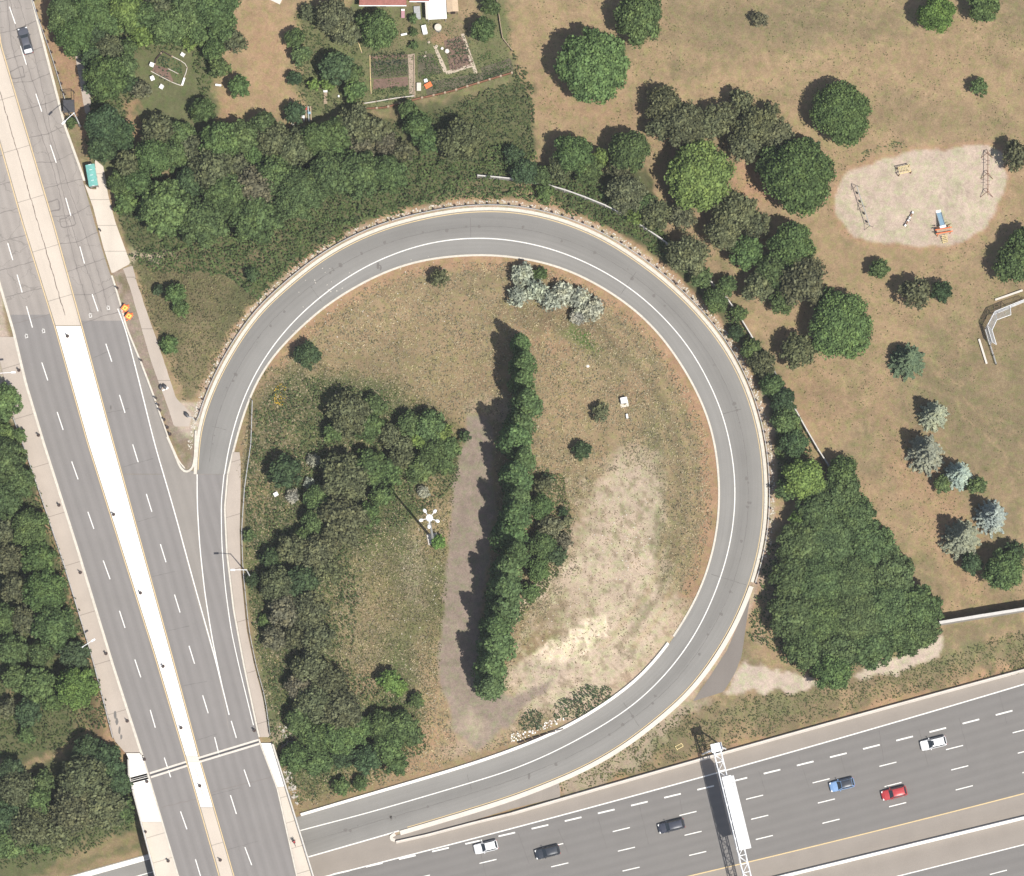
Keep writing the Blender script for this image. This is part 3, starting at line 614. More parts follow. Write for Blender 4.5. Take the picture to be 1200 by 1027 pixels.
# medians, kerbs, pavements
def yslab(name, lf, rf, y0, y1, material, z, h=.14, nc=3, kind='structure', par=None):
    """raised slab between two x(y) curves"""
    yy = yspan(y0, y1); a = lf(yy); b = rf(yy); V = []; F = []; n = len(yy)
    for i in range(n):
        V += [at(a[i], yy[i], z), at(b[i], yy[i], z)]
        x1 = at(a[i], yy[i], z); x2 = at(b[i], yy[i], z); V += [(x1[0], x1[1], z-h), (x2[0], x2[1], z-h)]
    F = []
    for i in range(n-1):
        p = 4*i; q = p+4; F += [(p, q, q+1, p+1), (p, p+2, q+2, q), (p+1, q+1, q+3, p+3)]
    F += [(0, 1, 3, 2), (4*n-4, 4*n-2, 4*n-1, 4*n-3)]
    me = bpy.data.meshes.new(name); me.from_pydata([tuple(float(c) for c in v) for v in V], [], F); me.update()
    l = me.uv_layers.new(name='UVMap')
    for lp in me.loops:
        co = me.vertices[lp.vertex_index].co; l.data[lp.index].uv = (co.x*.958+co.y*.287, co.y*.958-co.x*.287)
    me.materials.append(M[material] if isinstance(material, str) else material)
    o = link(name, me, par); return tag(o, kind=kind) if kind else o
ml2 = lambda y: f_ml(y)+.3; mr2 = lambda y: f_mr(y)-.3
mid = lambda y: (f_ml(y)+f_mr(y))/2
for a, b, m in ((Y0, 381.5, 'beige'), (382.3, 886, 'white_concrete'), (886.2, 893.2, 'concrete'), (893.5, 946, 'white_concrete'), (946.4, Y1, 'beige')):
    yslab('median_slab', ml2, mr2, a, b, m, LR+.15, .16)
mb = MB(); crack([(float(mid(y)), y) for y in range(-50, 380, 10)], .14, LR+.156); crack([(float(mid(y)), y) for y in range(898, 944, 10)], .08, LR+.156)
tag(mb.build('median_joint', mat('joint_filler', (.16, .13, .11), .95, .1)), kind='structure')
# west kerb + pavement
yslab('kerb', lambda y: f_we(y)-3.2, lambda y: f_we(y)-.1, Y0, 885, 'curb', LR+.15, .16)
yslab('kerb', lambda y: f_we(y)-2.0, lambda y: f_we(y)-.1, 886, Y1, 'curb', LR+.17, .18)
f_wf = lambda y: fx(WFEN, y)
yslab('sidewalk', f_wf, lambda y: f_we(y)-3.3, 395, 882, 'walk', LR+.13, .18)
yslab('sidewalk', lambda y: f_wf(y)+.4, lambda y: f_we(y)-2.1, 883, 963, 'white_concrete', LR+.15, .18)
yslab('sidewalk', lambda y: f_wf(y)+.4, lambda y: f_we(y)-2.1, 963.4, Y1, 'beige_plain', LR+.15, .18)
# east kerb strip, bus pad, footpath
f_ek = lambda y: fx(EAST, y)+.2
yslab('kerb', f_ek, lambda y: f_ek(y)+3.0, Y0, 212, 'curb', LR+.14, .16)
yslab('kerb', f_ek, lambda y: f_ek(y)+2.2, 323, 470, 'curb', LR+.14, .16)
yslab('kerb', f_ek, lambda y: f_ek(y)+1.8, 471, 549, 'curb', LR+.14, .16)
poly_sheet('bus_stop_pad', [(99,216),(106,222),(113,222),(111,187),(121,195),(127,230),(135,260),(153,309),(131,321),(121,290),(109,243)], 'beige_plain', z=LR+.15, warp=0, step=8)
poly_sheet('footpath', [(144,315),(155,311.5),(162,336),(175,374),(190,417),(206,466),(225,486),(222,500),(204,500),(197,478),(177,424),(164.5,381),(152,336)], 'walk', z=LR+.06, warp=.5, step=8)
poly_sheet('footpath', [(87,57),(95,60),(101,88),(107,119),(104,136),(100,133),(94,100)], 'walk', z=LR+.02, warp=.6, step=8)
# nose of the gore: kerb round the tip
NOSE = smooth([(196,512),(203,528),(211,548),(218,554.5),(226,549),(228.5,535),(229.5,505)], 2, 3)
tag(sweep('kerb', NOSE, rect(.35, .16), 'curb', z=LR, step=3), kind='structure')
# ramp kerbs follow the ramp
i0 = 2
n_out = offset(OUTER, 0); NI = np.argmin(np.hypot(OUTER[:, None, 0]-INNER[None, :, 0], OUTER[:, None, 1]-INNER[None, :, 1]), axis=1)
ODIR = OUTER-INNER[NI]; ODIR /= np.hypot(*ODIR.T)[:, None]
def outof(k, i0=0, i1=None): return (OUTER+ODIR*k)[i0:i1]
NJ = np.argmin(np.hypot(INNER[:, None, 0]-OUTER[None, :, 0], INNER[:, None, 1]-OUTER[None, :, 1]), axis=1)
IDIR = INNER-OUTER[NJ]; IDIR /= np.hypot(*IDIR.T)[:, None]
def inof(k, i0=0, i1=None): return (INNER+IDIR*k)[i0:i1]
def near(P, x, y): return int(np.argmin(np.hypot(P[:, 0]-x, P[:, 1]-y)))
oA = near(OUTER, 229, 520); oB = near(OUTER, 880, 690); oC = near(OUTER, 462, 976)
tag(sweep('kerb', smooth(outof(2.2, 0, oB), 5, 10), rect(.55, .14), 'curb', step=5), kind='structure')
tag(sweep('kerb', smooth(outof(3.0, oB, oC), 5, 10), rect(.8, .30), 'concrete', step=5), kind='structure')
iB = near(INNER, 790, 750)
tag(sweep('kerb', smooth(inof(1.0, 0, iB), 5, 10), rect(.34, .14), 'curb', step=5), kind='structure')
# east kerb beside the ramp beginning, its pavement
f_e3 = lambda y: np.interp(y, [515, 556, 596, 647, 715, 780, 856, 864], [275, 267, 263.5, 266, 274, 286, 302, 304])
yslab('kerb', lambda y: f_e3(y)-1.2, lambda y: f_e3(y)+.9, 556, 864, 'curb', LR+.14, .2)
f_ef = lambda y: fx(EFEN, y)
yslab('sidewalk', lambda y: f_e3(y)+1.2, lambda y: np.interp(y, [525, 540, 571, 621, 667, 738, 780, 818, 864], [280, 282, 282, 281, 282, 289, 298, 308, 316]), 530, 864, 'walk', LR+.13, .2)
f_b1 = lambda y: np.interp(y, [866, 873, 924, 1025, 1300], [303.5, 305.5, 325, 347.5, 418])
yslab('kerb', lambda y: f_b1(y)-1.0, lambda y: f_b1(y)+.8, 866, Y1, 'curb', LR+.17, .2)
yslab('sidewalk', lambda y: f_b1(y)+1, lambda y: f_ef(y)-1, 871, 922, 'white_concrete', LR+.15, .2)
yslab('sidewalk', lambda y: f_b1(y)+1, lambda y: f_ef(y)-1, 922.4, Y1, 'beige_plain', LR+.15, .2)

# ------------------------------------------------------------------ foliage prototypes (shared meshes)
def leaves_mesh(name, P, N, size, asp=1.0, material='leaf', core=None, T=None):
    """one small bent quad per point P facing N"""
    n = len(P); N = N/np.maximum(np.linalg.norm(N, axis=1), 1e-6)[:, None]
    r = rng.normal(size=(n, 3)) if T is None else T; U = np.cross(N, r); U /= np.maximum(np.linalg.norm(U, axis=1), 1e-6)[:, None]; W = np.cross(N, U)
    if T is not None: U, W = W, U
    s = (size*rng.uniform(.65, 1.4, n))[:, None]/2; l = s*asp
    V = np.stack([P-W*l, P+U*s*.9+N*s*.15, P+W*l, P-U*s*.9+N*s*.15], 1).reshape(-1, 3)
    F = np.arange(4*n).reshape(n, 4)
    if core is not None:
        cv, cf = core; F = np.r_[F, cf+len(V)]; V = np.r_[V, cv]
    return np_mesh(name, V, F, material)
def sph(c, r, n=10, m=7, jit=.08):
    th = np.linspace(0, 2*np.pi, n, endpoint=False); ph = np.linspace(.05, np.pi-.05, m); a, b = np.meshgrid(th, ph)
    k = 1+rng.uniform(-jit, jit, a.shape); X = c[0]+r[0]*k*np.sin(b)*np.cos(a); Y = c[1]+r[1]*k*np.sin(b)*np.sin(a); Z = c[2]-r[2]*k*np.cos(b)
    V = np.c_[X.ravel(), Y.ravel(), Z.ravel()]; i = np.arange(n*m).reshape(m, n); j = np.roll(i, -1, 1)
    return V, np.c_[i[:-1].ravel(), j[:-1].ravel(), j[1:].ravel(), i[1:].ravel()]
def lobed(name, lobes, dens, leaf, rnd=.75, asp=1.0, material='leaf', corek=.78, shell=(.78, 1.08)):
    lobes = [(np.array(c, float), np.array(r, float)) for c, r in lobes]; P = []; N = []
    for i, (c, r) in enumerate(lobes):
        area = 4*np.pi*((r[0]*r[1])**1.6/3+2*(r[0]*r[2])**1.6/3)**(1/1.6); k = int(area*dens)
        d = rng.normal(size=(k, 3)); d /= np.linalg.norm(d, axis=1)[:, None]; d = d[d[:, 2] > -.45]
        p = c+d*r*rng.uniform(shell[0], shell[1], len(d))[:, None]; keep = np.ones(len(p), bool)
        for j, (c2, r2) in enumerate(lobes):
            if j != i: keep &= np.linalg.norm((p-c2)/r2, axis=1) > .82
        P.append(p[keep]); nn = d/r; nn /= np.linalg.norm(nn, axis=1)[:, None]; N.append(nn[keep])
    P = np.concatenate(P); N = np.concatenate(N)+rng.normal(size=P.shape)*rnd; N[:, 2] += .35
    V = []; F = []; b = 0
    for c, r in lobes:
        v, f = sph(c, r*corek); V.append(v); F.append(f+b); b += len(v)
    return leaves_mesh(name, P, N, leaf, asp, material, (np.concatenate(V), np.concatenate(F)))
def round_lobes(Rr, H, n, small=(.26, .46), flat=1.0):
    L = [((0, 0, H*.56), (Rr*.66, Rr*.66, H*.36))]
    for i in range(n):
        t = 2*math.pi*(i*.618+R.uniform(-.06, .06)); q = math.sqrt((i+.5)/n); rr = Rr*R.uniform(*small)
        d = (Rr-rr)*min(1.0, q*R.uniform(.9, 1.1)); z = H*(.32+.5*math.sqrt(max(0, 1-(q*.95)**2)))*flat
        L.append(((d*math.cos(t), d*math.sin(t), min(z, H-rr*.8)), (rr, rr*R.uniform(.85, 1.15), rr*R.uniform(.75, 1.0))))
    return L
PROTO = {}
def protos():
    for cls, Rr, nl, dens, leaf in ((0, 1.1, 6, 17, .27), (1, 1.9, 9, 14, .32), (2, 3.0, 14, 11.5, .37), (3, 4.4, 22, 10, .41), (4, 6.2, 34, 9, .46)):
        H = 2.1*Rr if Rr < 3 else 1.9*Rr
        for v in range(3): PROTO['round', cls, v] = (lobed('crown', round_lobes(Rr, H, int(nl*1.9), (.17, .33)), dens*1.15, leaf*.92, .95, shell=(.7, 1.15)), Rr, H)
        for v in range(2): PROTO['dense', cls, v] = (lobed('crown', round_lobes(Rr, H*.8, int(nl*2.6), (.12, .24)), dens*1.3, leaf*.85, .8, shell=(.8, 1.12)), Rr, H*.8)
        if cls < 4:
            for v in range(2): PROTO['open', cls, v] = (lobed('crown', round_lobes(Rr, H, int(nl*1.3), (.16, .34)), dens*1.0, leaf*.9, 1.0, 1.3, corek=.66, shell=(.5, 1.2)), Rr, H)
    for v in range(3):                                   # silvery shrubs: thin sprays
        PROTO['silver', 1, v] = (lobed('crown', round_lobes(1.9, 3.0, 12, (.18, .32)), 16, .27, 1.0, 2.0, corek=.6, shell=(.6, 1.25)), 1.9, 3.0)
    for v in range(4):                                   # poplars: tall ragged columns
        L = []; H = 15.5
        for i in range(26):
            z = 1.5+(H-2.6)*(i+.5)/26; env = 2.5*min(1, (z/H)*6)**.5*max(.05, 1-(z/H))**.62*1.12; t = i*2.4+R.uniform(-.3, .3); rr = env*R.uniform(.42, .62)
            d = max(0, env-rr)*R.uniform(.7, 1.1); L.append(((d*math.cos(t), d*math.sin(t), z), (rr, rr, rr*1.25)))
        L.append(((0, 0, H*.5), (1.2, 1.2, H*.42)))
        PROTO['poplar', 2, v] = (lobed('crown', L, 8.5, .36, .8, corek=.7), 2.35, H)
    for v in range(3):                                   # spruces: whorls of drooping branches
        P = []; N = []; T = []; Rr = 3.2; H = 9.0
        for k in range(17):
            z0 = H*(.07+.93*k/17); L = Rr*(1-k/17.5)**.8; nb_ = int(13-k*.35)
            for b in range(nb_):
                t = 2*math.pi*(b+R.uniform(-.25, .25))/nb_+k*.9; Lb = L*R.uniform(.78, 1.12); m_ = max(5, int(Lb*15))
                for q in range(m_):
                    u = (q+.5)/m_; wd = .34*(1-u*.7)*(.4+L/Rr); off = R.uniform(-wd, wd); r = u*Lb
                    P.append((r*math.cos(t)-off*math.sin(t), r*math.sin(t)+off*math.cos(t), z0-.22*r-.10*r*u+R.uniform(-.05, .08)))
                    N.append((R.gauss(0, .35)+.2*math.cos(t), R.gauss(0, .35)+.2*math.sin(t), 1)); a = t+(.7 if off > 0 else -.7); T.append((math.cos(a), math.sin(a), -.2))
        cv, cf = sph((0, 0, H*.4), (Rr*.42, Rr*.42, H*.38)); v_ = cv.copy(); kz = np.clip(1-(cv[:, 2]/H), .05, 1); v_[:, 0] *= kz; v_[:, 1] *= kz
        PROTO['spruce', 2, v] = (leaves_mesh('crown', np.array(P), np.array(N), .21, 2.3, 'needles', (v_, cf), T=np.array(T)), Rr, H)
protos()
def trunk_mesh(H, r, lean=.0):
    mb = MB(); p = Vector((0, 0, -.4)); q = r
    for k in range(4):
        p2 = Vector((R.uniform(-.08, .08)*H*.2*k, R.uniform(-.08, .08)*H*.2*k, H*(k+1)/4)); mb.tube(p, p2, q, q*.72, 7); 
        if k:
            for b in range(2):
                t = R.uniform(0, 6.28); mb.tube(p, p+Vector((math.cos(t)*H*.22, math.sin(t)*H*.22, H*.2)), q*.5, q*.15, 5)
        p = p2; q *= .72
    o = mb.build('trunk', 'bark'); me = o.data; bpy.data.objects.remove(o); return me
TR = [trunk_mesh(1.0, .045) for _ in range(3)]
LOOK = {   # adjective, noun, colour, style
 'g': ('mid green', 'leafy tree', (.066,.100,.038), 'round'), 'd': ('dark green', 'leafy tree', (.044,.070,.034), 'round'),
 'o': ('dull olive', 'leafy tree', (.084,.094,.050), 'open'), 'b': ('bright green', 'leafy tree', (.088,.145,.040), 'round'),
 'y': ('yellow-green', 'leafy tree', (.105,.155,.045), 'round'), 'n': ('brownish', 'thin-leaved tree', (.098,.098,.064), 'open'),
 'v': ('vine-covered', 'dense tree', (.062,.092,.038), 'dense'), 's': ('silvery grey', 'shrub', (.235,.25,.205), 'silver'),
 'f': ('grey-green', 'conifer', (.165,.185,.135), 'spruce'), 'B': ('blue', 'spruce', (.20,.25,.22), 'spruce'), 'F': ('dark green', 'fir tree', (.072,.096,.060), 'spruce'),
 'p': ('tall narrow', 'poplar tree', (.066,.104,.042), 'poplar'), 't': ('smooth green', 'round tree', (.078,.118,.044), 'dense')}
def plant(x, y, r, look, h=None, ry=None, label=None, group=None, rz=None):
    adj, noun, col, style = LOOK[look]; rm = r*S; rym = (ry or r)*S; Rm = math.sqrt(rm*rym)
    if style in ('round', 'dense', 'open'):
        cls = min(range(5), key=lambda c: abs(math.log((1.1, 1.9, 3.0, 4.4, 6.2)[c]/Rm)))
        if style == 'open': cls = min(cls, 3)
        nv = 3 if style == 'round' else 2; me, R0, H0 = PROTO[style, cls, R.randrange(nv)]
    else:
        cls = {'silver': 1, 'poplar': 2, 'spruce': 2}[style]; me, R0, H0 = PROTO[style, cls, R.randrange(4 if style == 'poplar' else 3)]
    if h is None and look == 'v' and x > 900: h = R.uniform(7.6, 9.0)
    if h is None: h = {'spruce': 3.1, 'silver': 1.6, 'poplar': 6}.get(style, 2.15 if Rm > 2 else 2.1)*Rm*(1 if Rm < 5 else .86)+(.4 if Rm < 2 else .9)
    shrub = h < 3.6 and style != 'spruce'
    zc = h*(.5 if style != 'spruce' else .35); g = float(hpx(x, y)); p = A(x, y, g+zc); base = Vector((p.x, p.y, hworld(p.x, p.y)-.05))
    nm = {'spruce': 'spruce_tree', 'poplar': 'poplar_tree'}.get(style, 'shrub' if shrub else 'leafy_tree')
    o = thing(nm, label, 'shrub' if shrub else 'tree', base, group=group)
    c = link('crown', me, o); c.scale = (rm/R0*R.uniform(.92, 1.1), rym/R0*R.uniform(.92, 1.1), h/H0); c.rotation_euler = (0, 0, R.uniform(0, 6.28) if (ry is None or abs(ry-r) < 2) else R.choice((0, math.pi)))
    k = R.uniform(.96, 1.04) if look == 'v' else R.uniform(.86, 1.14); lum = sum(col)/3; c.color = (*[min(1, (q*.93+lum*.07)*g_*1.62*k*R.uniform(.96, 1.04)) for q, g_ in zip(col, (1.02, 1.02, 1.0))], 1)
    if rym/rm > 1.05 or rym/rm < .95: c.rotation_euler.z = 0
    t = link('trunk', R.choice(TR), o); t.scale = (min(h, rm*1.5), min(h, rm*1.5), h*.62)
    return o
# every tree, cluster by cluster:  phrase -> [(x, y, radius, look[, height])]
CL = {
 'in the wood above the bus shelter': [(77,18,22,'g'),(108,14,24,'g'),(88,42,22,'g'),(112,42,16,'d'),(128,28,18,'g'),(110,68,15,'d'),(128,58,17,'o'),(150,58,12,'g'),(124,92,24,'g'),(146,80,16,'g'),(150,98,13,'d'),(166,106,13,'n'),(112,100,14,'d'),(122,148,23,'d'),(140,160,20,'d'),(120,172,19,'d')],
 'around the white-framed bed': [(148,14,22,'y'),(172,22,20,'g'),(190,8,20,'o'),(168,42,14,'y'),(196,32,22,'g'),(222,14,24,'g'),(250,12,26,'g'),(232,38,16,'g'),(262,34,20,'g'),(222,50,10,'y'),(275,50,16,'o'),(252,60,15,'g'),(258,80,14,'g'),(280,102,14,'g')],
 'right of the bus shelter': [(238,130,15,'g'),(186,155,20,'o'),(212,158,16,'g'),(180,185,22,'g'),(205,182,18,'g'),(225,175,16,'o'),(152,195,18,'o'),(140,215,15,'g'),(162,215,18,'g'),(148,238,14,'g'),(170,248,12,'d'),(195,246,31,'t'),(238,262,30,'v'),(236,196,18,'o'),(222,214,18,'d')],
 'in the belt below the gardens': [(258,168,24,'g'),(285,162,20,'g'),(252,202,26,'o'),(278,200,20,'o'),(268,228,30,'v'),(300,222,26,'n'),(310,150,18,'g'),(322,168,22,'o'),(345,178,22,'o'),(300,184,16,'g'),(322,208,26,'t'),(348,228,32,'v'),(300,255,30,'v'),(350,160,14,'o'),(372,165,22,'g'),(395,158,20,'g'),(418,148,22,'o'),(440,155,20,'o'),(425,172,16,'n'),(452,168,16,'n'),(472,178,14,'o'),(385,205,28,'v'),(420,205,26,'v'),(455,205,22,'v'),(490,148,18,'g'),(478,130,12,'g'),(500,165,16,'g'),(540,166,27,'o',9.5),(345,133,13,'d'),(395,182,16,'g')],
 'around the kitchen gardens': [(392,22,24,'o'),(408,40,18,'o'),(362,16,12,'o'),(345,46,13,'g'),(353,66,14,'g'),(345,92,10,'d'),(394,80,21,'d'),(416,108,15,'g'),(368,100,9,'y'),(385,98,10,'y'),(412,88,14,'g'),(444,36,24,'g'),(428,30,14,'g'),(484,22,6,'g'),(485,38,6,'g'),(485,54,6,'g'),(566,36,17,'g'),(575,8,12,'g')],
 'on the lawn right of the gardens': [(695,78,43,'t'),(749,22,31,'g'),(890,24,11,'n')],
 'in the clump above the ramp crest': [(672,182,24,'g'),(656,198,16,'o'),(615,202,16,'d'),(634,206,12,'g'),(638,226,11,'g'),(690,200,17,'g'),(738,178,25,'g'),(728,200,16,'o'),(734,228,22,'o'),(755,240,15,'g'),(745,252,13,'y'),(768,252,20,'o'),(704,186,12,'y'),(602,182,12,'d')],
 'in the park belt': [(778,125,22,'o'),(800,148,26,'o'),(775,150,18,'o'),(828,150,20,'o'),(844,140,20,'o'),(868,122,18,'o'),(885,150,24,'o'),(872,172,20,'o'),(903,135,14,'o'),(910,160,20,'o'),(985,134,33,'g',10),(935,208,40,'g'),(905,192,20,'g'),(946,176,16,'d'),(820,206,36,'y'),(795,196,14,'b'),(862,250,26,'o'),(848,275,22,'o'),(885,265,18,'o'),(800,255,16,'o'),(806,300,24,'o'),(822,326,14,'g'),(875,296,20,'g'),(905,318,20,'g'),(888,338,18,'o'),(928,288,27,'g'),(940,330,28,'o'),(918,352,16,'g'),(962,352,12,'d'),(985,384,36,'g',11),(972,352,14,'g'),(935,412,21,'o')],
 'on the lawn near the playground': [(1096,18,24,'b'),(1153,9,21,'g'),(1147,102,12,'g'),(1191,184,20,'o'),(1030,316,13,'g'),(1073,345,22,'o'),(1103,342,15,'d'),(1186,312,22,'g'),(1198,285,20,'g'),(1064,422,24,'F',8.5)],
 'in the right-hand conifer group': [(1095,486,19,'f'),(1086,530,24,'f'),(1124,556,19,'B'),(1163,604,21,'B'),(1128,630,23,'f'),(1104,568,11,'g'),(1145,570,12,'g'),(1138,661,14,'d'),(1176,668,26,'g'),(1188,648,15,'d')],
 'between ramp guardrail and park wall': [(838,352,15,'g'),(852,335,12,'g'),(866,368,11,'g'),(862,390,10,'d'),(880,410,14,'g'),(893,426,17,'o'),(905,452,15,'g'),(918,470,15,'d'),(921,495,17,'g'),(930,520,17,'d'),(943,562,24,'y'),(986,556,20,'g'),(922,575,14,'g'),(938,610,14,'b')],
 'in the vine-covered wood by highway': [(985,582,24,'v'),(960,600,24,'v'),(1000,605,22,'v'),(940,640,26,'v'),(975,635,30,'v'),(1018,640,28,'v'),(930,675,26,'v'),(960,680,30,'v'),(1000,680,32,'v'),(1045,675,28,'v'),(932,720,28,'v'),(965,725,32,'v'),(1005,722,32,'v'),(1045,715,32,'v'),(1075,715,26,'v'),(945,758,26,'v'),(980,762,28,'v'),(1020,755,26,'v'),(1058,745,24,'v'),(1080,738,20,'v'),(975,785,22,'g'),(992,752,14,'y')],
 'along the left sidewalk fence': [(3,472,22,'t'),(2,508,15,'t'),(22,512,10,'g'),(5,540,26,'v'),(24,565,18,'v'),(4,585,22,'v'),(35,618,22,'g'),(8,622,16,'o'),(45,655,20,'g'),(10,655,18,'o'),(53,693,24,'g'),(18,690,18,'o'),(63,735,26,'g'),(30,728,18,'o'),(4,725,18,'g'),(15,762,20,'g'),(48,765,16,'g'),(88,768,18,'d'),(91,806,25,'b'),(20,795,16,'g'),(45,802,20,'g'),(62,822,14,'g'),(33,835,16,'d'),(32,862,11,'g'),(10,830,12,'o')],
 'in the lower left wood': [(103,880,18,'d'),(126,892,20,'d'),(100,912,28,'o'),(138,918,18,'d'),(120,945,30,'o'),(88,948,28,'o'),(142,950,18,'g'),(20,925,22,'o'),(44,940,18,'g'),(8,955,20,'d'),(34,968,26,'o'),(10,988,20,'g'),(66,975,20,'o'),(14,905,16,'d'),(52,915,14,'g'),(48,988,14,'g')],
 'in thicket left of the dirt track': [(361,417,15,'d'),(515,327,12,'o'),(409,486,25,'o'),(440,476,14,'g'),(432,500,17,'g'),(392,508,14,'g'),(458,512,15,'o'),(480,498,16,'g'),(503,500,19,'g'),(492,515,13,'y'),(518,508,13,'y'),(528,525,14,'g'),(472,524,15,'o'),(510,528,16,'g'),(545,512,8,'d'),(334,554,21,'d'),(404,560,28,'o'),(432,548,20,'g'),(455,555,18,'g'),(492,550,18,'g'),(470,540,17,'o'),(520,545,14,'g'),(448,580,15,'g'),(372,585,16,'g'),(402,612,28,'o'),(430,605,15,'g'),(368,612,16,'g'),(355,630,13,'g')],
 'inside the loop beside the fence': [(318,655,14,'d'),(345,645,20,'o'),(372,648,22,'o'),(325,685,22,'o'),(352,682,20,'d'),(385,668,18,'o'),(335,715,20,'n'),(362,715,22,'o'),(322,748,16,'n'),(310,728,9,'g'),(345,748,16,'o'),(372,750,20,'o'),(365,785,22,'o'),(350,805,16,'n'),(385,800,22,'o'),(370,825,24,'o'),(400,832,26,'o'),(352,845,18,'g'),(395,862,22,'g'),(368,865,18,'g'),(420,855,18,'g'),(345,888,18,'g'),(372,892,18,'g'),(400,885,16,'d'),(445,850,18,'g'),(470,850,18,'g'),(455,875,20,'g'),(482,862,14,'g'),(430,890,18,'d'),(465,895,14,'g'),(455,799,14,'b'),(468,806,11,'b'),(488,822,10,'g'),(400,922,11,'g'),(422,918,9,'g'),(296,680,9,'d'),(292,628,8,'g'),(514,636,9,'b')],
 'beside the poplar row': [(638,568,13,'o'),(634,595,16,'g'),(645,618,16,'n'),(664,612,9,'o'),(636,640,17,'g'),(652,652,14,'d'),(630,668,16,'g'),(660,635,12,'n'),(622,695,13,'g'),(704,484,12,'o'),(682,528,12,'d'),(641,563,9,'d'),(660,601,7,'d')],
 'below the crest of the loop': [(612,322,15,'s'),(608,348,15,'s'),(628,340,15,'s'),(645,352,16,'s'),(662,346,16,'s'),(680,352,16,'s'),(694,364,15,'s'),(678,372,12,'s'),(633,322,10,'g')],
 'at the thicket left of the light mast': [(368,540,10,'s'),(343,582,9,'s'),(363,568,8,'s'),(496,577,9,'s')],
 'in the weedy wedge above the gore': [(206,345,13,'g'),(212,362,11,'g'),(198,405,12,'g'),(186,340,8,'d'),(295,322,10,'d')],
}
for phrase, lst in CL.items():
    by = {}
    for t in lst: by.setdefault((t[3], 1.8*t[2]*S+.6 < 3.6 if LOOK[t[3]][3] not in ('spruce', 'silver', 'poplar') else None), []).append(t)
    for (lk, small), ts in by.items():
        ts.sort(key=lambda q: q[0]); adj, noun, *_r = LOOK[lk]
        if small: noun = 'bush'
        for i, t in enumerate(ts):
            if len(ts) == 1: lab = f'single {adj} {noun} {phrase}'
            elif len(ts) == 2: lab = f'{("left", "right")[i]} one of two {adj} {noun}s {phrase}'.replace('bushs', 'bushes')
            else: lab = f'{ordn(i)} from left of the {adj} {noun}s {phrase}'.replace('bushs', 'bushes')
            wd = lab.split()
            plant(t[0], t[1], t[2]*(1.22 if 'vine-covered wood' in phrase else 1.04 if ('lawn' in phrase or 'conifer' in phrase or 'kitchen' in phrase or 'poplar' in phrase or 'crest of' in phrase or 'mast' in phrase or 'wedge' in phrase) else 1.12 if True else 1.04), lk, t[4] if len(t) > 4 else None, label=' '.join(wd[:16]), group=(f'{adj} {noun}s {phrase}'.replace('bushs', 'bushes')) if len(ts) > 1 else None)
pop = [(612,402,15),(616,424,19),(612,447,21),(617,470,19),(609,492,18),(603,514,19),(612,536,18),(602,556,20),(606,580,20),(600,602,22),(596,626,20),(604,644,18),(594,664,22),(590,688,20),(588,710,20),(582,734,21),(578,757,21),(574,780,20),(574,804,19)]
for i, (x, y, r) in enumerate(pop):
    plant(x+R.uniform(-3, 3), y+R.uniform(-3, 3), r*R.uniform(.88, 1.16), 'p', h=(R.uniform(18.5, 21.5) if i % 2 else R.uniform(14.0, 17.0)), label=f'tall narrow poplar in the row beside the dirt track, {ordn(i)} from the top', group='poplars in the row beside the dirt track')

# ------------------------------------------------------------------ low vegetation nobody could count: leaf clumps over humps of ground
def thicket(name, label, polys, dens, leaf, hgt, col, seed=0, material='weeds', thr=None, cat='undergrowth', up=.9, asp=1.0, spread=14.0, excl=None):
    Ps = []
    band = [tuple(p) for p in inof(3)[::3]]+[tuple(p) for p in outof(4)[::-3]]
    for poly in polys:
        q = np.array(poly, float); x0, y0 = q.min(0); x1, y1 = q.max(0); n = int((x1-x0)*(y1-y0)*S*S*dens)
        x = rng.uniform(x0, x1, n); y = rng.uniform(y0, y1, n); m = inside(poly, x+(fbm(x/9, y/9, 31)-.5)*10, y+(fbm(x/9, y/9, 32)-.5)*10) & ~inside(band, x, y)
        for e_ in (excl or ()): m &= ~inside(e_, x+(fbm(x/6, y/6, 33)-.5)*8, y+(fbm(x/6, y/6, 34)-.5)*8)
        x = x[m]; y = y[m]
        if thr is not None: m = fbm(x/spread, y/spread, 40+seed, 4) > thr+rng.uniform(-.06, .06, len(x)); x = x[m]; y = y[m]
        Ps.append(np.c_[x, y])
    P = np.concatenate(Ps); hump = fbm(P[:, 0]/11, P[:, 1]/11, 50+seed, 3); hump = np.clip((hump-.25)*1.8, 0.03, 1)
    h = hgt*hump*rng.uniform(.75, 1.05, len(P)); X, Y, Z = at(P[:, 0], P[:, 1], hpx(P[:, 0], P[:, 1]))
    V = np.c_[X, Y, Z+h+.04]; N = rng.normal(size=V.shape)*.6; N[:, 2] = np.abs(N[:, 2])+up
    me = leaves_mesh(name, V, N, leaf, asp, material); o = link(name, me); o.color = (*col, 1); return tag(o, label, cat, kind='stuff')
GR1 = [(150,300),(240,262),(330,225),(420,195),(470,175),(520,185),(600,170),(625,180),(640,205),(690,212),(760,250),(840,350),(905,430),(960,548),(915,580),(903,470),(880,418),(850,372),(800,318),(752,288),(700,262),(650,244),(600,234),(540,234),(480,246),(430,262),(380,290),(340,318),(300,352),(262,322),(180,320)]
thicket('vine_thicket', 'dark green vine thicket on the bank outside the loop ramp', [GR1], 13, .36, 2.4, (.080,.115,.046), 1)
thicket('vine_thicket', 'green undergrowth beneath the trees above the ramp and gardens belt', [[(135,240),(165,180),(300,150),(480,140),(470,175),(240,262),(160,300)],[(600,60),(626,100),(626,180),(560,175),(480,140),(600,98)]], 9, .36, 1.1, (.075,.098,.045), 2)
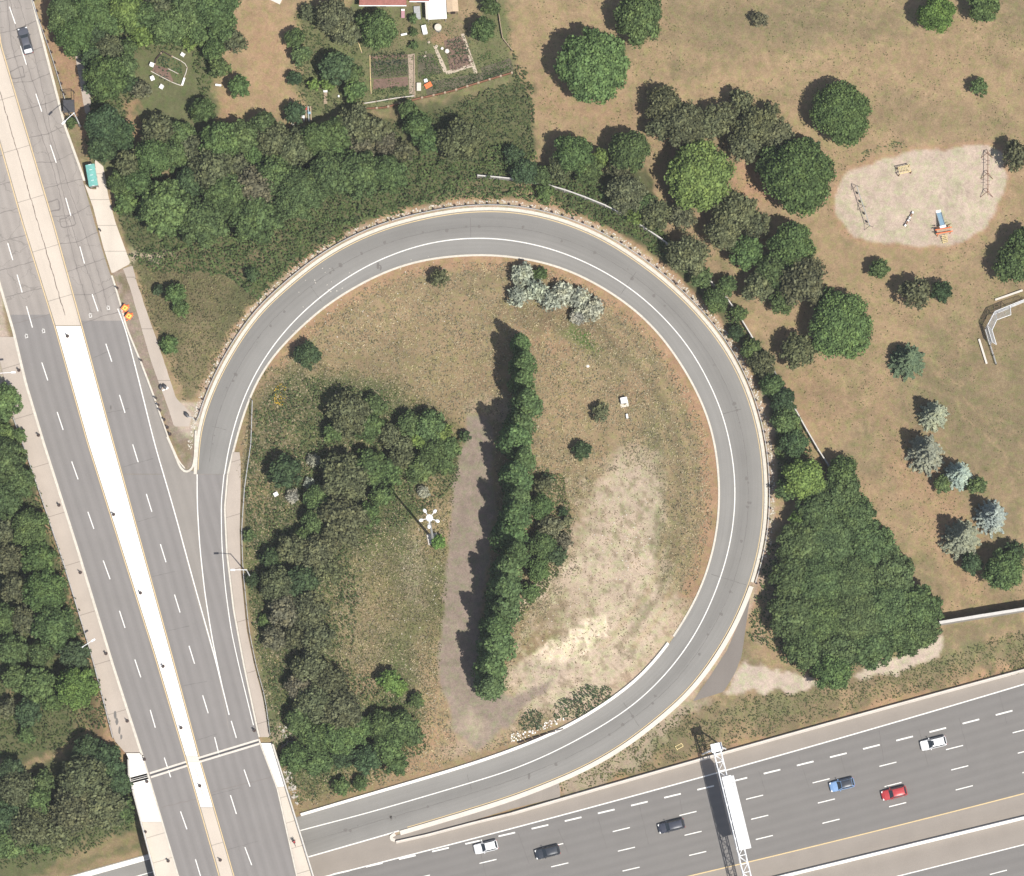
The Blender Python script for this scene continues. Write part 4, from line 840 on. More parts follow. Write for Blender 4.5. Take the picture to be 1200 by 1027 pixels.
thicket('weed_bank', 'weedy growth on the wedge between footpath and ramp', [[(150,300),(262,322),(300,352),(268,400),(240,455),(215,470),(190,410),(165,340)]], 9, .28, .5, (.150,.145,.075), 3)
thicket('undergrowth', 'green undergrowth filling the left half of the loop', [[(300,480),(345,440),(400,450),(470,462),(530,500),(540,560),(500,600),(430,640),(410,780),(490,830),(500,880),(430,925),(350,940),(320,880),(292,700),(288,570)]], 9, .32, 1.1, (.082,.112,.048), 4, thr=.33)
thicket('weeds', 'weeds scattered through the left half of the loop', [[(292,440),(345,425),(470,440),(540,500),(530,600),(520,720),(505,880),(350,945),(290,700),(286,560)]], 9, .22, .3, (.125,.130,.060), 5, spread=20)
thicket('undergrowth', 'dark green brambles inside the lower bend of the ramp', [[(650,826),(690,802),(716,806),(718,824),(680,842),(648,846)],[(608,846),(620,832),(636,836),(634,852),(614,858)]], 16, .30, .9, (.066,.095,.050), 6)
thicket('undergrowth', 'green undergrowth left of the arterial road', [[(-60,500),(35,545),(75,660),(108,773),(130,850),(80,875),(0,890),(-60,890)],[(-60,905),(60,905),(150,900),(160,970),(100,1000),(30,1015),(-60,1030)]], 8, .34, 1.1, (.075,.100,.042), 7, thr=.30)
thicket('undergrowth', 'green undergrowth in the upper left wood', [[(62,0),(262,0),(255,80),(240,130),(225,60),(150,60),(160,110),(130,180),(100,170),(108,110)]], 8, .34, 1.0, (.070,.098,.040), 8)
thicket('undergrowth', 'undergrowth and garden shrubs between lawns and gardens', [[(345,20),(420,10),(425,60),(430,120),(350,140)]], 7, .3, .7, (.080,.105,.045), 9, thr=.42)
thicket('bank_weeds', 'weeds on the bank beside the highway', [[(640,912),(700,885),(800,830),(880,815),(960,810),(1105,770),(1200,735),(1260,720),(1260,775),(1075,812),(900,860),(760,902),(660,930)]], 9, .26, .4, (.115,.125,.058), 10, thr=.40)
thicket('undergrowth', 'green growth at the foot of the vine-covered wood', [[(875,745),(900,640),(1010,590),(1105,740),(1040,770),(975,800),(930,785)]], 7, .34, 1.0, (.062,.092,.040), 11)
thicket('vines', 'vines at the foot of the right-hand row of poplars', [[(622,540),(660,560),(672,620),(650,680),(600,740),(600,640)]], 12, .32, .9, (.090,.112,.048), 12)
TRK = [(546,486),(576,488),(580,520),(583,600),(570,700),(566,800),(600,812),(650,792),(640,815),(610,832),(600,852),(556,882),(530,858),(516,800),(512,770),(518,700),(522,640),(531,560)]
SANDY = [(700,560),(740,545),(775,560),(770,650),(780,690),(820,700),(800,750),(700,820),(640,835),(600,810),(600,780),(640,720),(680,670),(670,620)]
INP = [tuple(p) for p in inof(9)[::4] if not (p[0] < 340 and p[1] > 900)]+[(345, 950), (316, 864), (299, 780), (290, 667), (290, 571)]
thicket('dry_grass', 'dry straw-coloured grass across the inside of the loop', [INP], 10, .17, .22, (.30,.262,.175), 13, 'straw', cat='grass', up=.5, asp=2.2, thr=.32, spread=30, excl=[TRK, SANDY])
thicket('dry_grass', 'dark weed stems speckled across the inside of the loop', [[p for p in INP]], 2.6, .2, .25, (.15,.145,.09), 14, 'straw', cat='grass', up=.4, asp=1.8, thr=.43, spread=18, excl=[TRK, SANDY])
thicket('dry_stems', 'sparse dry stems over the pale sandy ground', [SANDY], 3.5, .15, .2, (.26,.21,.14), 21, 'straw', cat='grass', up=.5, asp=1.8, thr=.45, spread=12)
thicket('lawn_clover', 'greenish low clover speckled across the dry park lawn', [[(620,0),(1260,0),(1260,700),(1110,715),(1000,560),(900,400),(760,200),(640,190)]], 1.6, .17, .06, (.125,.128,.062), 15, 'straw', cat='grass', up=1.5, asp=1.6, thr=.47, spread=26, excl=[[(995,195),(1040,178),(1107,168),(1165,163),(1185,185),(1188,210),(1165,268),(1102,297),(1010,288),(970,240)]])
thicket('garden_lawn', 'green grass and weeds between the garden plots', [[(345,10),(600,10),(600,90),(430,128),(345,130)]], 7, .2, .15, (.095,.120,.052), 16, cat='grass', thr=.40)
thicket('flowers', 'yellow wildflowers beside the ramp in the loop', [[(319,462),(326,447),(336,452),(337,466),(328,478),(320,474)]], 12, .22, .5, (.52,.36,.05), 17, cat='flowers', thr=.35)
thicket('bright_grass', 'vivid green grass patch in the drainage swale', [[(668,390),(684,384),(698,398),(710,412),(700,416),(680,404)]], 16, .2, .2, (.085,.16,.045), 18, cat='grass')
thicket('sand_weeds', 'green weeds on the upper left rim of the playground sand', [[(1002,192),(1010,180),(1030,172),(1060,165),(1064,174),(1040,183),(1012,192)]], 9, .26, .3, (.10,.125,.06), 19, thr=.42)

# ------------------------------------------------------------------ guardrails, barriers, fences, walls
def guardrail(name, label, P, z=None, group=None, side=1, posts=100, pstep=12.8, h=.72):
    """W-beam rail on timber posts; the posts stand on the outer side"""
    P = smooth(P, 4, 8); mid_ = P[len(P)//2]; o = thing(name, label, 'guardrail', A(*mid_, z), group=group); inv = Matrix.Translation(-o.location)
    s = side; prof = [(0, h-.30), (.05*s, h-.24), (.05*s, h-.20), (0, h-.15), (.05*s, h-.10), (.05*s, h-.06), (0, h), (-.04*s, h), (-.02*s, h-.15), (-.04*s, h-.30)]
    r = sweep('rail', P, prof, 'steel', z, .05, step=6); r.data.transform(inv); r.parent = o
    Q = resample(P, pstep)[:posts]; T = np.gradient(Q, axis=0)
    for i, (x, y) in enumerate(Q):
        t = T[i]/np.hypot(*T[i]); nx_, ny_ = -t[1]*s, t[0]*s; mb = MB(); c = A(x-nx_*1.5, y-ny_*1.5, z)-o.location
        a = math.atan2(-t[1], t[0]); mb.box((c.x, c.y, c.z+h/2-.1), (.2, .3, h+.25), a); mb.box((c.x, c.y, c.z+h+.04), (.22, .32, .04), a)
        mb.build('post', 'wood_dark', o)
    return o
GO = smooth(np.r_[[(220,489),(226,480)], outof(6.2, oA, oB)[3:]], 4, 6)
def cut(a, b): return GO[near(GO, *a):near(GO, *b)+1]
guardrail('guardrail', 'steel guardrail on dark posts outside the ramp, section nearest the gore', cut((220,489),(455,256)), group='guardrail sections outside the ramp')
guardrail('guardrail', 'steel guardrail on dark posts outside the ramp, section over its crest', cut((457,255),(790,330)), group='guardrail sections outside the ramp')
guardrail('guardrail', 'steel guardrail on dark posts outside the ramp, right-hand section', cut((792,333),(885,690)), group='guardrail sections outside the ramp')
guardrail('guardrail', 'steel guardrail on dark posts beside the arterial road at upper left', [(20,-60),(33,-15),(38,0),(47,28),(61,67),(76,116),(82,136)], z=LR)

def barrier(name, label, P, z=None, h=.85, w_=.5, material='concrete', group=None, seg=200, dz=0.0):
    """concrete barrier in cast lengths"""
    P = resample(P, 5); n = max(1, int(round(len(P)*5/seg))); mid_ = P[len(P)//2]; o = thing(name, label, 'barrier', A(*mid_, z, dz), group=group); inv = Matrix.Translation(-o.location)
    k = len(P)/n
    for i in range(n):
        q = P[int(i*k):int((i+1)*k)+1].copy()
        prof = [(-w_/2, -.3), (w_/2, -.3), (w_/2, .08), (w_*.3, .32), (w_*.22, h), (-w_*.22, h), (-w_*.3, .32), (-w_/2, .08)]
        b = sweep('barrier_section', q, prof, material, z, dz, step=5); b.data.transform(inv); b.parent = o
    return o
barrier('concrete_barrier', 'pale concrete barrier along the north edge of the highway', [(float(x), float(H_BAR(x))) for x in range(600, 1560, 20)], .05, .85, .62)
barrier('concrete_barrier', 'pale concrete barrier tapering to the nose between ramp and highway', [(464,987),(500,979),(553,965),(600,953.5)], .05, .8, .55)
barrier('concrete_barrier', 'white concrete median barrier between the highway directions', [(float(x), float(H_MED(x))) for x in range(760, 1560, 20)], .05, .85, .66, 'white_concrete')
barrier('concrete_barrier', 'low pale concrete wall inside the lower bend of the ramp', inof(1.8)[iB+1:near(INNER, 351, 957)+1], None, .55, .62, 'white_concrete', dz=.02)
barrier('concrete_barrier', 'low concrete edge of the highway left of the bridge', inof(3.0)[near(INNER, 180, 1005):-2], None, .25, 1.0, 'white_concrete')
tag(sweep('kerb', [(463,985),(459.5,984),(458,981),(463,977.5)], rect(.6, .3), 'concrete', .05, step=2), kind='structure')
o = thing('retaining_boards', 'dark timber retaining boards behind the low ramp wall', 'retaining wall', A(640, 866))
for i in range(6):
    a = i/6; x0, y0 = 607+54*i/6, 874.5-17.5*a*1.0; x1, y1 = x0+8.2, y0-2.2; p = A(x0+4, y0-1-3.4, None)-o.location
    MB().box((p.x, p.y, p.z+.35), (1.25, .14, .8), .27).build('board', 'wood_dark', o)

def chain_fence(name, label, P, z, h=1.5, group=None, pstep=17, wires=6, material='steel', post='dark'):
    P = resample(P, pstep); o = thing(name, label, 'fence', A(*P[len(P)//2], z), group=group); g = o.location; W = [A(x, y, z)-g for x, y in P]
    if z is None: W = [A(x, y)-g for x, y in P]
    mb = MB(); mm = MB()
    for a, b in zip(W[:-1], W[1:]):
        mb.tube(a+Vector((0, 0, h)), b+Vector((0, 0, h)), .03, n=6); d = b-a
        for k in range(wires): mm.tube(a+Vector((0, 0, .1+h*k/wires)), b+Vector((0, 0, .1+h*k/wires)), .012, n=4)
        m = max(2, int(d.length/.3))
        for k in range(m): q = a+d*(k/m); q2 = a+d*((k+1)/m); mm.tube(q+Vector((0, 0, .05)), q2+Vector((0, 0, h)), .010, n=4); mm.tube(q2+Vector((0, 0, .05)), q+Vector((0, 0, h)), .010, n=4)
    mb.build('top_rail', material, o); mm.build('wire_mesh', 'mesh_fence', o)
    for a in W[:99]: MB().tube(a+Vector((0, 0, -.2)), a+Vector((0, 0, h+.06)), .05, n=6).build('post', post, o)
    return o
chain_fence('chain_link_fence', 'long chain link fence at the back edge of the left sidewalk', [(16,490),(35,543),(75,660),(109,773),(133,866)], LR, 1.3)
chain_fence('chain_link_fence', 'chain link fence between the right sidewalk and the loop', [(296,470),(294.5,520),(287,571),(283.5,621),(285,667),(292,738),(300.5,780),(311,818),(317,862)], LR, 1.3)

# the park wall: grey panels between posts with a pale coping
def wall(name, label, P, h, th=.25, cop=.4, z=None, pstep=26, group=None):
    P = resample(P, pstep); o = thing(name, label, 'wall', A(*P[len(P)//2], z), group=group); g = o.location
    for i, (a, b) in enumerate(zip(P[:-1], P[1:])):
        pa = A(*a, z)-g; pb = A(*b, z)-g; d = pb-pa; ang = math.atan2(d.y, d.x); c = (pa+pb)/2; lo = min(pa.z, pb.z)-.5; zt = c.z+h
        MB().box((c.x, c.y, (lo+zt)/2), (math.hypot(d.x, d.y)-.22, th, zt-lo), ang).build('wall_panel', 'grey_wall', o)
        MB().box((c.x, c.y, zt+.05), (math.hypot(d.x, d.y)+.04, cop, .1-.004*(i % 2)), ang).build('coping', 'coping', o)
    for a in P[:99]:
        p = A(*a, z)-g; MB().box((p.x, p.y, p.z+h/2-.3), (.22, .34, h+.55), 0).build('post', 'grey_wall', o)
    return o
M['grey_wall'] = mat('grey_wall', (.36, .34, .31), .9, .2, noise=[(.8, .12), (6, .1)]); M['coping'] = mat('wall_coping', (.52, .50, .47), .85, .2, noise=[(2, .08)])
WL = [(560,208),(582,210),(614,213),(648,220),(696,237),(727,251),(766,276),(786,290),(833,332),(857,357),(877,391),(892,414),(910,442),(937,492),(957,527),(972,550)]
wall('park_wall', 'long low boundary wall with pale coping hidden among trees above the ramp', smooth(WL, 5, 10), 1.7, .14, .2)
wall('noise_wall', 'tall pale topped noise wall between the park lawn and the highway bank', [(1098,733),(1150,724.5),(1200,716.5),(1300,700),(1560,655)], 4.6, .3, .52)

# ------------------------------------------------------------------ the bridge
b0 = thing('road_bridge', 'concrete road bridge carrying the arterial road over the highway', 'bridge', A(260, 980, 0)); g = b0.location
def bridge_part(name, lf, rf, y0, y1, material, z, h):
    o = yslab(name, lf, rf, y0, y1, material, z, h, kind=None); o.data.transform(Matrix.Translation(-g)); o.parent = b0; return o
o = bridge_part('deck', lambda y: f_wf(y)-.6, lambda y: f_ef(y)+.6, 888, Y1, 'grey_wall', LR-.02, 1.1)
me = o.data; n0 = len(me.vertices)//4; mb = MB(); mb.v = [tuple(v.co) for v in me.vertices]
for i in range(n0-1): mb.f.append((4*i+2, 4*i+3, 4*i+7, 4*i+6))
mb.build('soffit', 'grey_wall', b0)
for sgn, f in ((-1, lambda y: f_wf(y)), (1, lambda y: f_ef(y))):
    bridge_part('parapet', lambda y: f(y)-1.0, lambda y: f(y)+1.0, 872 if sgn > 0 else 890, Y1, 'curb', LR+.95, 1.5)
    rr = sweep('handrail', [(float(f(y)), y) for y in yspan(890, Y1)], rect(.08, .06, -.02), 'steel', LR+1.15); rr.data.transform(Matrix.Translation(-g)); rr.parent = b0
for yy in (0,):
    a = A(174, 982, 0); b = A(341, 934, 0); d = b-a; c = (a+b)/2-g
    MB().box((c.x, c.y, 2.4), (d.length, 1.0, 6.0), math.atan2(d.y, d.x)).build('abutment', 'grey_wall', b0)
for dy, m_, wd in ((-2.0, 'concrete', 2.2), (2.6, 'concrete', 2.2), (.2, 'dark', 1.6)):
    for (x0, y0), (x1, y1) in (((176,908.5),(218.5,895)), ((233,890.5),(304,869)), ((152,915),(173,909.5))):
        P0 = A(x0+dy*.29, y0+dy, LR+.03); P1 = A(x1+dy*.29, y1+dy, LR+.03)
        zz = .12 if x0 == 152 else 0; d = (P1-P0).normalized(); n = Vector((-d.y, d.x, 0))*wd*S/2; mb = MB()
        mb.add([P0-n+Vector((0, 0, zz))-g, P1-n+Vector((0, 0, zz))-g, P1+n+Vector((0, 0, zz))-g, P0+n+Vector((0, 0, zz))-g], [(0, 1, 2, 3)]); o = mb.build('expansion_joint', m_, b0)
        if o.data.polygons[0].normal.z < 0: o.data.flip_normals()

# ------------------------------------------------------------------ posts along the kerbs
def delin(x, y, label, group, z=LR+.14, col='wood_dark'):
    o = thing('delineator_post', label, 'post', A(x, y, z), group=group)
    MB().tube((0, 0, 0), (0, 0, .08), .32, .27, 12).tube((0, 0, .05), (0, 0, .95), .13, .10, 8).build('post', col, o)
    MB().box((0, 0, 1.02), (.34, .12, .30), R.uniform(0, 3)).build('reflector', 'dark', o)
for i, (x, y) in enumerate([(79,394),(133,603),(164.5,695),(191,781),(212,853),(234,921),(258,1008)]): delin(x, y, f'short dark post on the median slab, {ordn(i)} from the top', 'dark posts on the median')
for i, (x, y) in enumerate([(22,434),(45,510),(69,592),(94,671),(124,766),(149,845),(169,890),(172,916),(155,926),(170,975),(197,1009)]): delin(x, y, f'short dark post on the left sidewalk, {ordn(i)} from the top', 'dark posts on the left sidewalk')
for i, (x, y) in enumerate([(118,271),(137,338),(165,423),(182,467),(185,475),(187,481),(192,492),(196,501),(199,509)]): delin(x, y, f'short dark post behind the right kerb above the gore, {ordn(i)} from the top', 'dark posts behind the right kerb', LR+.05)
delin(298, 856, 'short dark post at the kerb just above the bridge joint', 'dark posts behind the right kerb')

# ------------------------------------------------------------------ lamps
def street_light(x, y, hx, hy, h, label, z0=LR):
    base = A(x, y, z0); o = thing('street_light', label, 'street light', base); top = A(hx, hy, z0+h+.3)-base
    MB().tube((0, 0, 0), (0, 0, .5), .22, .2, 10).build('base', 'concrete', o)
    MB().tube((0, 0, .4), (0, 0, h), .13, .07, 10).build('pole', 'steel_white', o)
    m = MB(); p = Vector((0, 0, h-.15)); k = 6
    for i in range(k):
        u = (i+1)/k; q = Vector((top.x*u, top.y*u, h-.15+.45*math.sin(u*1.57))); m.tube(p, q, .07-.02*u, n=8); p = q
    a = m.build('arm', 'steel_white', o); ang = math.atan2(top.y, top.x)
    MB().box((top.x, top.y, h+.28), (.85, .34, .16), ang, taper=.8).build('lamp_head', 'steel_white', o)
    MB().box((top.x, top.y, h+.18), (.5, .24, .05), ang).build('lens', 'glass', o)
street_light(293.4, 676.5, 272.5, 668, 11.0, 'white street light with single arm over the start of the ramp')
street_light(94, 148, 74.5, 143.8, 10.5, 'white street light with single arm above the bus shelter')
street_light(-6, 450, 15.5, 436.5, 10.5, 'street light by the left sidewalk reaching in from the edge')
street_light(100, 762, 109, 750.5, 5.5, 'street light with short arm behind the left sidewalk fence')
def high_mast(x, y, hx, hy, label):
    base = A(x, y); o = thing('high_mast_light', label, 'street light', base); H = 29.0
    MB().box((0, 0, .15), (1.8, 1.8, .5), .2).build('base', 'concrete', o)
    MB().tube((0, 0, .3), (0, 0, H), .27, .12, 14).build('pole', 'steel', o)
    MB().tube((0, 0, H-.4), (0, 0, H+.15), .62, .55, 16).build('hub', 'steel_white', o)
    for i in range(5):
        t = math.radians(-90+72*i-3); d = Vector((math.cos(t), math.sin(t), 0)); m = MB().tube(d*.5+Vector((0, 0, H-.2)), d*1.1+Vector((0, 0, H-.2)), .06, n=6); f = m.build('bracket', 'steel_white', o)
        m = MB(); m.blob((d.x*1.45, d.y*1.45, H-.15), (.40, .30, .2), 10, 6, .02); c = Matrix.Translation((d.x*1.45, d.y*1.45, 0)) @ Matrix.Rotation(t, 4, 'Z') @ Matrix.Translation((-d.x*1.45, -d.y*1.45, 0))
        m.v = [tuple(c @ Vector(v)) for v in m.v]; m.build('lamp', 'steel_white', o, True)
high_mast(507, 632, 503, 603, 'tall white high mast light with five lamps beside the dirt track')

# ------------------------------------------------------------------ sign gantry over the highway
def gantry():
    base = A(838, 879, .05); o = thing('sign_gantry', 'white lattice sign gantry with long message board across the highway', 'sign gantry', base)
    z0, z1 = 8.1, 9.7; a = A(839, 873, z1)-base; b = A(882, 1052, z1)-base; d = (b-a); L = math.hypot(d.x, d.y); ang = math.atan2(d.y, d.x); ux = Vector((math.cos(ang), math.sin(ang), 0)); un = Vector((-ux.y, ux.x, 0)); w2 = .62
    T = lambda u, s, z: Vector((a.x, a.y, 0))+ux*u+un*s*w2+Vector((0, 0, z))
    m = MB()
    for s in (-1, 1):
        for z in (z0, z1): m.tube(T(0, s, z), T(L, s, z), .085, n=8)
    m.build('chord', 'steel_white', o); m = MB(); n = int(L/1.45); st = L/n
    for i in range(n+1):
        u = i*st; m.tube(T(u, -1, z1), T(u, 1, z1), .05, n=6); m.tube(T(u, -1, z0), T(u, 1, z0), .05, n=6); m.tube(T(u, -1, z0), T(u, -1, z1), .05, n=6); m.tube(T(u, 1, z0), T(u, 1, z1), .05, n=6)
        if i < n:
            s = 1 if i % 2 else -1; m.tube(T(u, -s, z1), T(u+st, s, z1), .045, n=6); m.tube(T(u, -s, z0), T(u+st, s, z0), .045, n=6); m.tube(T(u, -1, z0 if i % 2 else z1), T(u+st, -1, z1 if i % 2 else z0), .045, n=6); m.tube(T(u, 1, z0 if i % 2 else z1), T(u+st, 1, z1 if i % 2 else z0), .045, n=6)
    m.build('lattice', 'steel_white', o)
    for u0 in (.5, L-.5):
        for s in (-1, 1):
            MB().tube(T(u0-s*.0, s*3.4/1, 0)*1.0, T(u0, s, z1+.1), .16, .13, 10).build('leg', 'steel_white', o)
        m = MB()
        for z in (1.6, 3.4, 5.0):
            k = 3.4+(1-3.4)*z/(z1+.1); m.tube(T(u0, -k, z), T(u0, k, z), .06, n=6); k2 = 3.4+(1-3.4)*(z+1.6)/(z1+.1); m.tube(T(u0, -k, z), T(u0, k2, min(z+1.6, z1)), .05, n=6)
        m.build('bracing', 'steel_white', o)
    m = MB(); c = T(.5, 0, z1+.12); m.box(c, (1.5, 1.9, .06), ang); m.box(c+un*.9+Vector((0, 0, .5)), (1.5, .05, 1.0), ang); m.build('platform', 'steel_white', o)
    # message board housing
    p0 = A(849.5, 911, 10.2)-base; p1 = A(870, 995, 10.2)-base; e = p1-p0; c = (p0+p1)/2; LL = math.hypot(e.x, e.y)+.2; hs = c+un*.28; ang2 = math.atan2(e.y, e.x)
    MB().box((hs.x, hs.y, 8.95), (LL, 1.62, 2.7), ang2).build('board_housing', 'steel_white', o)
    fr = MB(); fs = hs+un*.835; fr.box((fs.x, fs.y, 8.95), (LL-.5, .05, 2.2), ang2); fr.build('display', 'dark', o)
    for i in range(4):
        q = p0+e*(.045+.055*i)+un*(.95); m = MB(); m.tube((q.x-un.x*.7, q.y-un.y*.7, 10.36), (q.x+un.x*.35, q.y+un.y*.35, 10.4), .035, n=6); m.build('lamp_arm', 'grey', o)
    # walkway on the display side
    m = MB(); q = hs+un*1.15; m.box((q.x, q.y, 7.5), (LL, .6, .06), ang2); m.build('walkway', 'steel', o)
gantry()

# ------------------------------------------------------------------ cars
def car_paint(name, c, rough=.32): return mat(name, c, rough, .5, .1, noise=[(2, .03)])
def car(x, y, dirpx, paint, label, roof=None, z=.07, L=4.45, W=1.82, H=1.48, sedan=False, trunk=None, extras=()):
    p = A(x, y, z); h = math.atan2(-dirpx[1], dirpx[0]); o = thing('car', label, 'car', p, h); n = 8
    # body hull: stations along the length (x forward)
    st = [(-L/2, .70, .78), (-L/2+.08, .90, .92), (-L/2+.35, .985, 1.0), (-L/2+.9, 1.0, 1.02), (-.4, 1.0, 1.0), (.5, 1.0, .98), (L/2-1.25, 1.0, .95), (L/2-.55, .975, .86), (L/2-.15, .86, .74), (L/2, .66, .62)]
    m = MB(); ring = []
    for sx, kw, zt in st:
        w2 = W/2*kw; lo = .22 if abs(sx) < L/2-.2 else .34
        r = [(sx, -w2*.93, lo), (sx, -w2, .45), (sx, -w2*.995, .68), (sx, -w2*.93, zt-.07), (sx, -w2*.78, zt), (sx, -w2*.3, zt+.03), (sx, w2*.3, zt+.03), (sx, w2*.78, zt), (sx, w2*.93, zt-.07), (sx, w2*.995, .68), (sx, w2, .45), (sx, w2*.93, lo)]
        ring.append(len(m.v)); m.v += r
    k = 12
    for a, b in zip(ring[:-1], ring[1:]):
        for j in range(k): m.f.append((a+j, a+(j+1) % k, b+(j+1) % k, b+j))
    m.f.append(tuple(range(ring[0]+k-1, ring[0]-1, -1))); m.f.append(tuple(range(ring[-1], ring[-1]+k)))
    # cabin frustum
    xb0, xb1 = (-L/2+.75 if sedan else -L/2+.12), L/2-1.28; xt0, xt1 = (-L/2+1.45 if sedan else -L/2+.5), L/2-2.0; wb, wt = W/2*.9, W/2*.68; zb = .96
    cb = [(xb0, -wb, zb), (xb1, -wb, zb-.03), (xb1, wb, zb-.03), (xb0, wb, zb)]; ct = [(xt0, -wt, H-.05), (xt1, -wt, H-.05), (xt1, wt, H-.05), (xt0, wt, H-.05)]
    m.add(cb+ct, [(0, 1, 5, 4), (1, 2, 6, 5), (2, 3, 7, 6), (3, 0, 4, 7), (4, 5, 6, 7)]); m.build('body', paint, o, False)
    # roof skin, gently crowned
    m = MB(); nx_, ny_ = 6, 6; vs = []
    for i in range(nx_+1):
        for j in range(ny_+1):
            u = i/nx_; v = j/ny_; vs.append((xt0+.02+(xt1-xt0-.04)*u, (-wt+.02)+(2*wt-.04)*v, H-.045+.055*(1-(2*u-1)**4)*(1-(2*v-1)**4)))
    m.add(vs, [(i*(ny_+1)+j, (i+1)*(ny_+1)+j, (i+1)*(ny_+1)+j+1, i*(ny_+1)+j+1) for i in range(nx_) for j in range(ny_)]); m.build('roof', roof or paint, o, True)
    def pane(name, q, ins=.10, out=.012, mm='glass'):
        q = [Vector(v) for v in q]; c = sum(q, Vector())/4; nrm = (q[1]-q[0]).cross(q[3]-q[0]).normalized(); nrm = nrm if nrm.dot(c-Vector((0, 0, .8))) > 0 else -nrm
        f = [c+(v-c)*(1-ins)+nrm*out for v in q]; b_ = [v-nrm*out*.8 for v in f]; MB().add(f+b_, []) if False else None
        mb_ = MB(); mb_.add(f+b_, [(0, 1, 2, 3), (4, 7, 6, 5), (0, 4, 5, 1), (1, 5, 6, 2), (2, 6, 7, 3), (3, 7, 4, 0)]); mb_.build(name, mm, o)
    pane('windshield', [cb[1], cb[2], ct[2], ct[1]], .09); pane('rear_window', [cb[3], cb[0], ct[0], ct[3]], .14)
    for a, b_, c_, d_ in ((cb[0], cb[1], ct[1], ct[0]), (cb[2], cb[3], ct[3], ct[2])):
        pane('side_window', [a, b_, c_, d_], .17)
    for sx in (-L/2+.85, L/2-.88):
        for sy in (-1, 1):
            t = MB().tube((sx, sy*(W/2-.24), .33), (sx, sy*(W/2-.01), .33), .33, n=16).build('wheel', 'black', o); MB().tube((sx, sy*(W/2-.02), .33), (sx, sy*(W/2+.01), .33), .2, n=12).build('rim', 'steel', t)
    for sy in (-1, 1):
        MB().box((L/2-.2, sy*W*.35, .70), (.22, .34, .12), -sy*.35).build('headlight', 'white', o)
        MB().box((-L/2+.07, sy*W*.36, .78), (.1, .3, .14), sy*.2).build('tail_light', 'red', o)
        MB().box((xb1-.35, sy*(W/2+.08), 1.0), (.14, .2, .13)).build('mirror', paint, o)
    if trunk: MB().box((-L/2+.42, 0, 1.06), (.62, W*.70, .03)).build('trunk_glint', trunk, o)  # pale slab paints the bright reflection on the car's tail
    for e in extras: MB().box(e[0], e[1]).build(e[2], e[3], o)
    return o
HD = (-38.8, 9.6)
white_p = car_paint('white_car_paint', (.80, .81, .82)); black_p = car_paint('black_car_paint', (.035, .042, .055)); navy_p = car_paint('navy_car_paint', (.045, .05, .07)); red_p = car_paint('red_car_paint', (.42, .045, .05)); blue_p = car_paint('light_blue_car_paint', (.20, .33, .55)); slate_p = car_paint('slate_car_paint', (.10, .105, .125))
car(569.5, 993, HD, white_p, 'silver-white hatchback on the highway just right of the bridge', L=4.2)
car(641.5, 999, HD, black_p, 'black hatchback behind the silver-white one on the highway', L=4.4)
car(786.5, 968.5, HD, navy_p, 'dark navy car on the highway left of the sign gantry', L=4.7)
car(986.5, 920, HD, blue_p, 'light blue car with a black roof on the highway', roof=black_p, L=4.4)
car(1047.5, 930, HD, red_p, 'bright red car on the highway', L=4.5)
car(1093.5, 871.5, HD, white_p, 'white car with dark sunroof in the upper highway lane', L=4.6, extras=[((.18, 0, 1.49), (.34, .8, .03), 'sunroof', 'glass')])
car(30.5, 49, (-7.5, -28), slate_p, 'slate grey car with white glint painted on its tail on the arterial road', z=LR+.01, L=4.7, sedan=True, trunk='white')

# ------------------------------------------------------------------ bus shelter, signs, roadside things
p = A(107.5, 205.5, LR+2.6); o = thing('bus_shelter', 'teal roofed glass bus shelter on the concrete pad', 'bus shelter', (p.x, p.y, LR+.15), math.radians(10)); 
m = MB(); 
for i in range(9):
    t0 = -1+2*i/9; t1 = -1+2*(i+1)/9; f = lambda t: 2.45+.16*(1-t*t)
    m.add([(t0*.8, -1.9, f(t0)), (t1*.8, -1.9, f(t1)), (t1*.8, 1.9, f(t1)), (t0*.8, 1.9, f(t0)), (t0*.8, -1.9, f(t0)-.05), (t1*.8, -1.9, f(t1)-.05), (t1*.8, 1.9, f(t1)-.05), (t0*.8, 1.9, f(t0)-.05)], [(0, 1, 2, 3), (7, 6, 5, 4), (0, 4, 5, 1), (2, 6, 7, 3)])
m.build('roof', 'teal', o)
for y in (-1.86, -.93, 0, .93, 1.86): MB().box((0, y, 2.645), (.5, .06, .05)).build('roof_rib', M['steel_white'], o)
for sx in (-.72, .72):
    for sy in (-1.75, 0, 1.75): MB().box((sx, sy, 1.2), (.07, .07, 2.4)).build('post', 'dark', o)
for c, d in (((.72, -.87, 1.25), (.02, 1.66, 1.8)), ((.72, .87, 1.25), (.02, 1.66, 1.8)), ((0, -1.75, 1.25), (1.36, .02, 1.8)), ((0, 1.75, 1.25), (1.36, .02, 1.8))): MB().box(c, d).build('glass_panel', 'glass', o)
b = MB().box((.45, 0, .45), (.36, 1.8, .05)).box((.45, -.8, .22), (.3, .05, .44)).box((.45, .8, .22), (.3, .05, .44)).build('bench', 'grey', o)
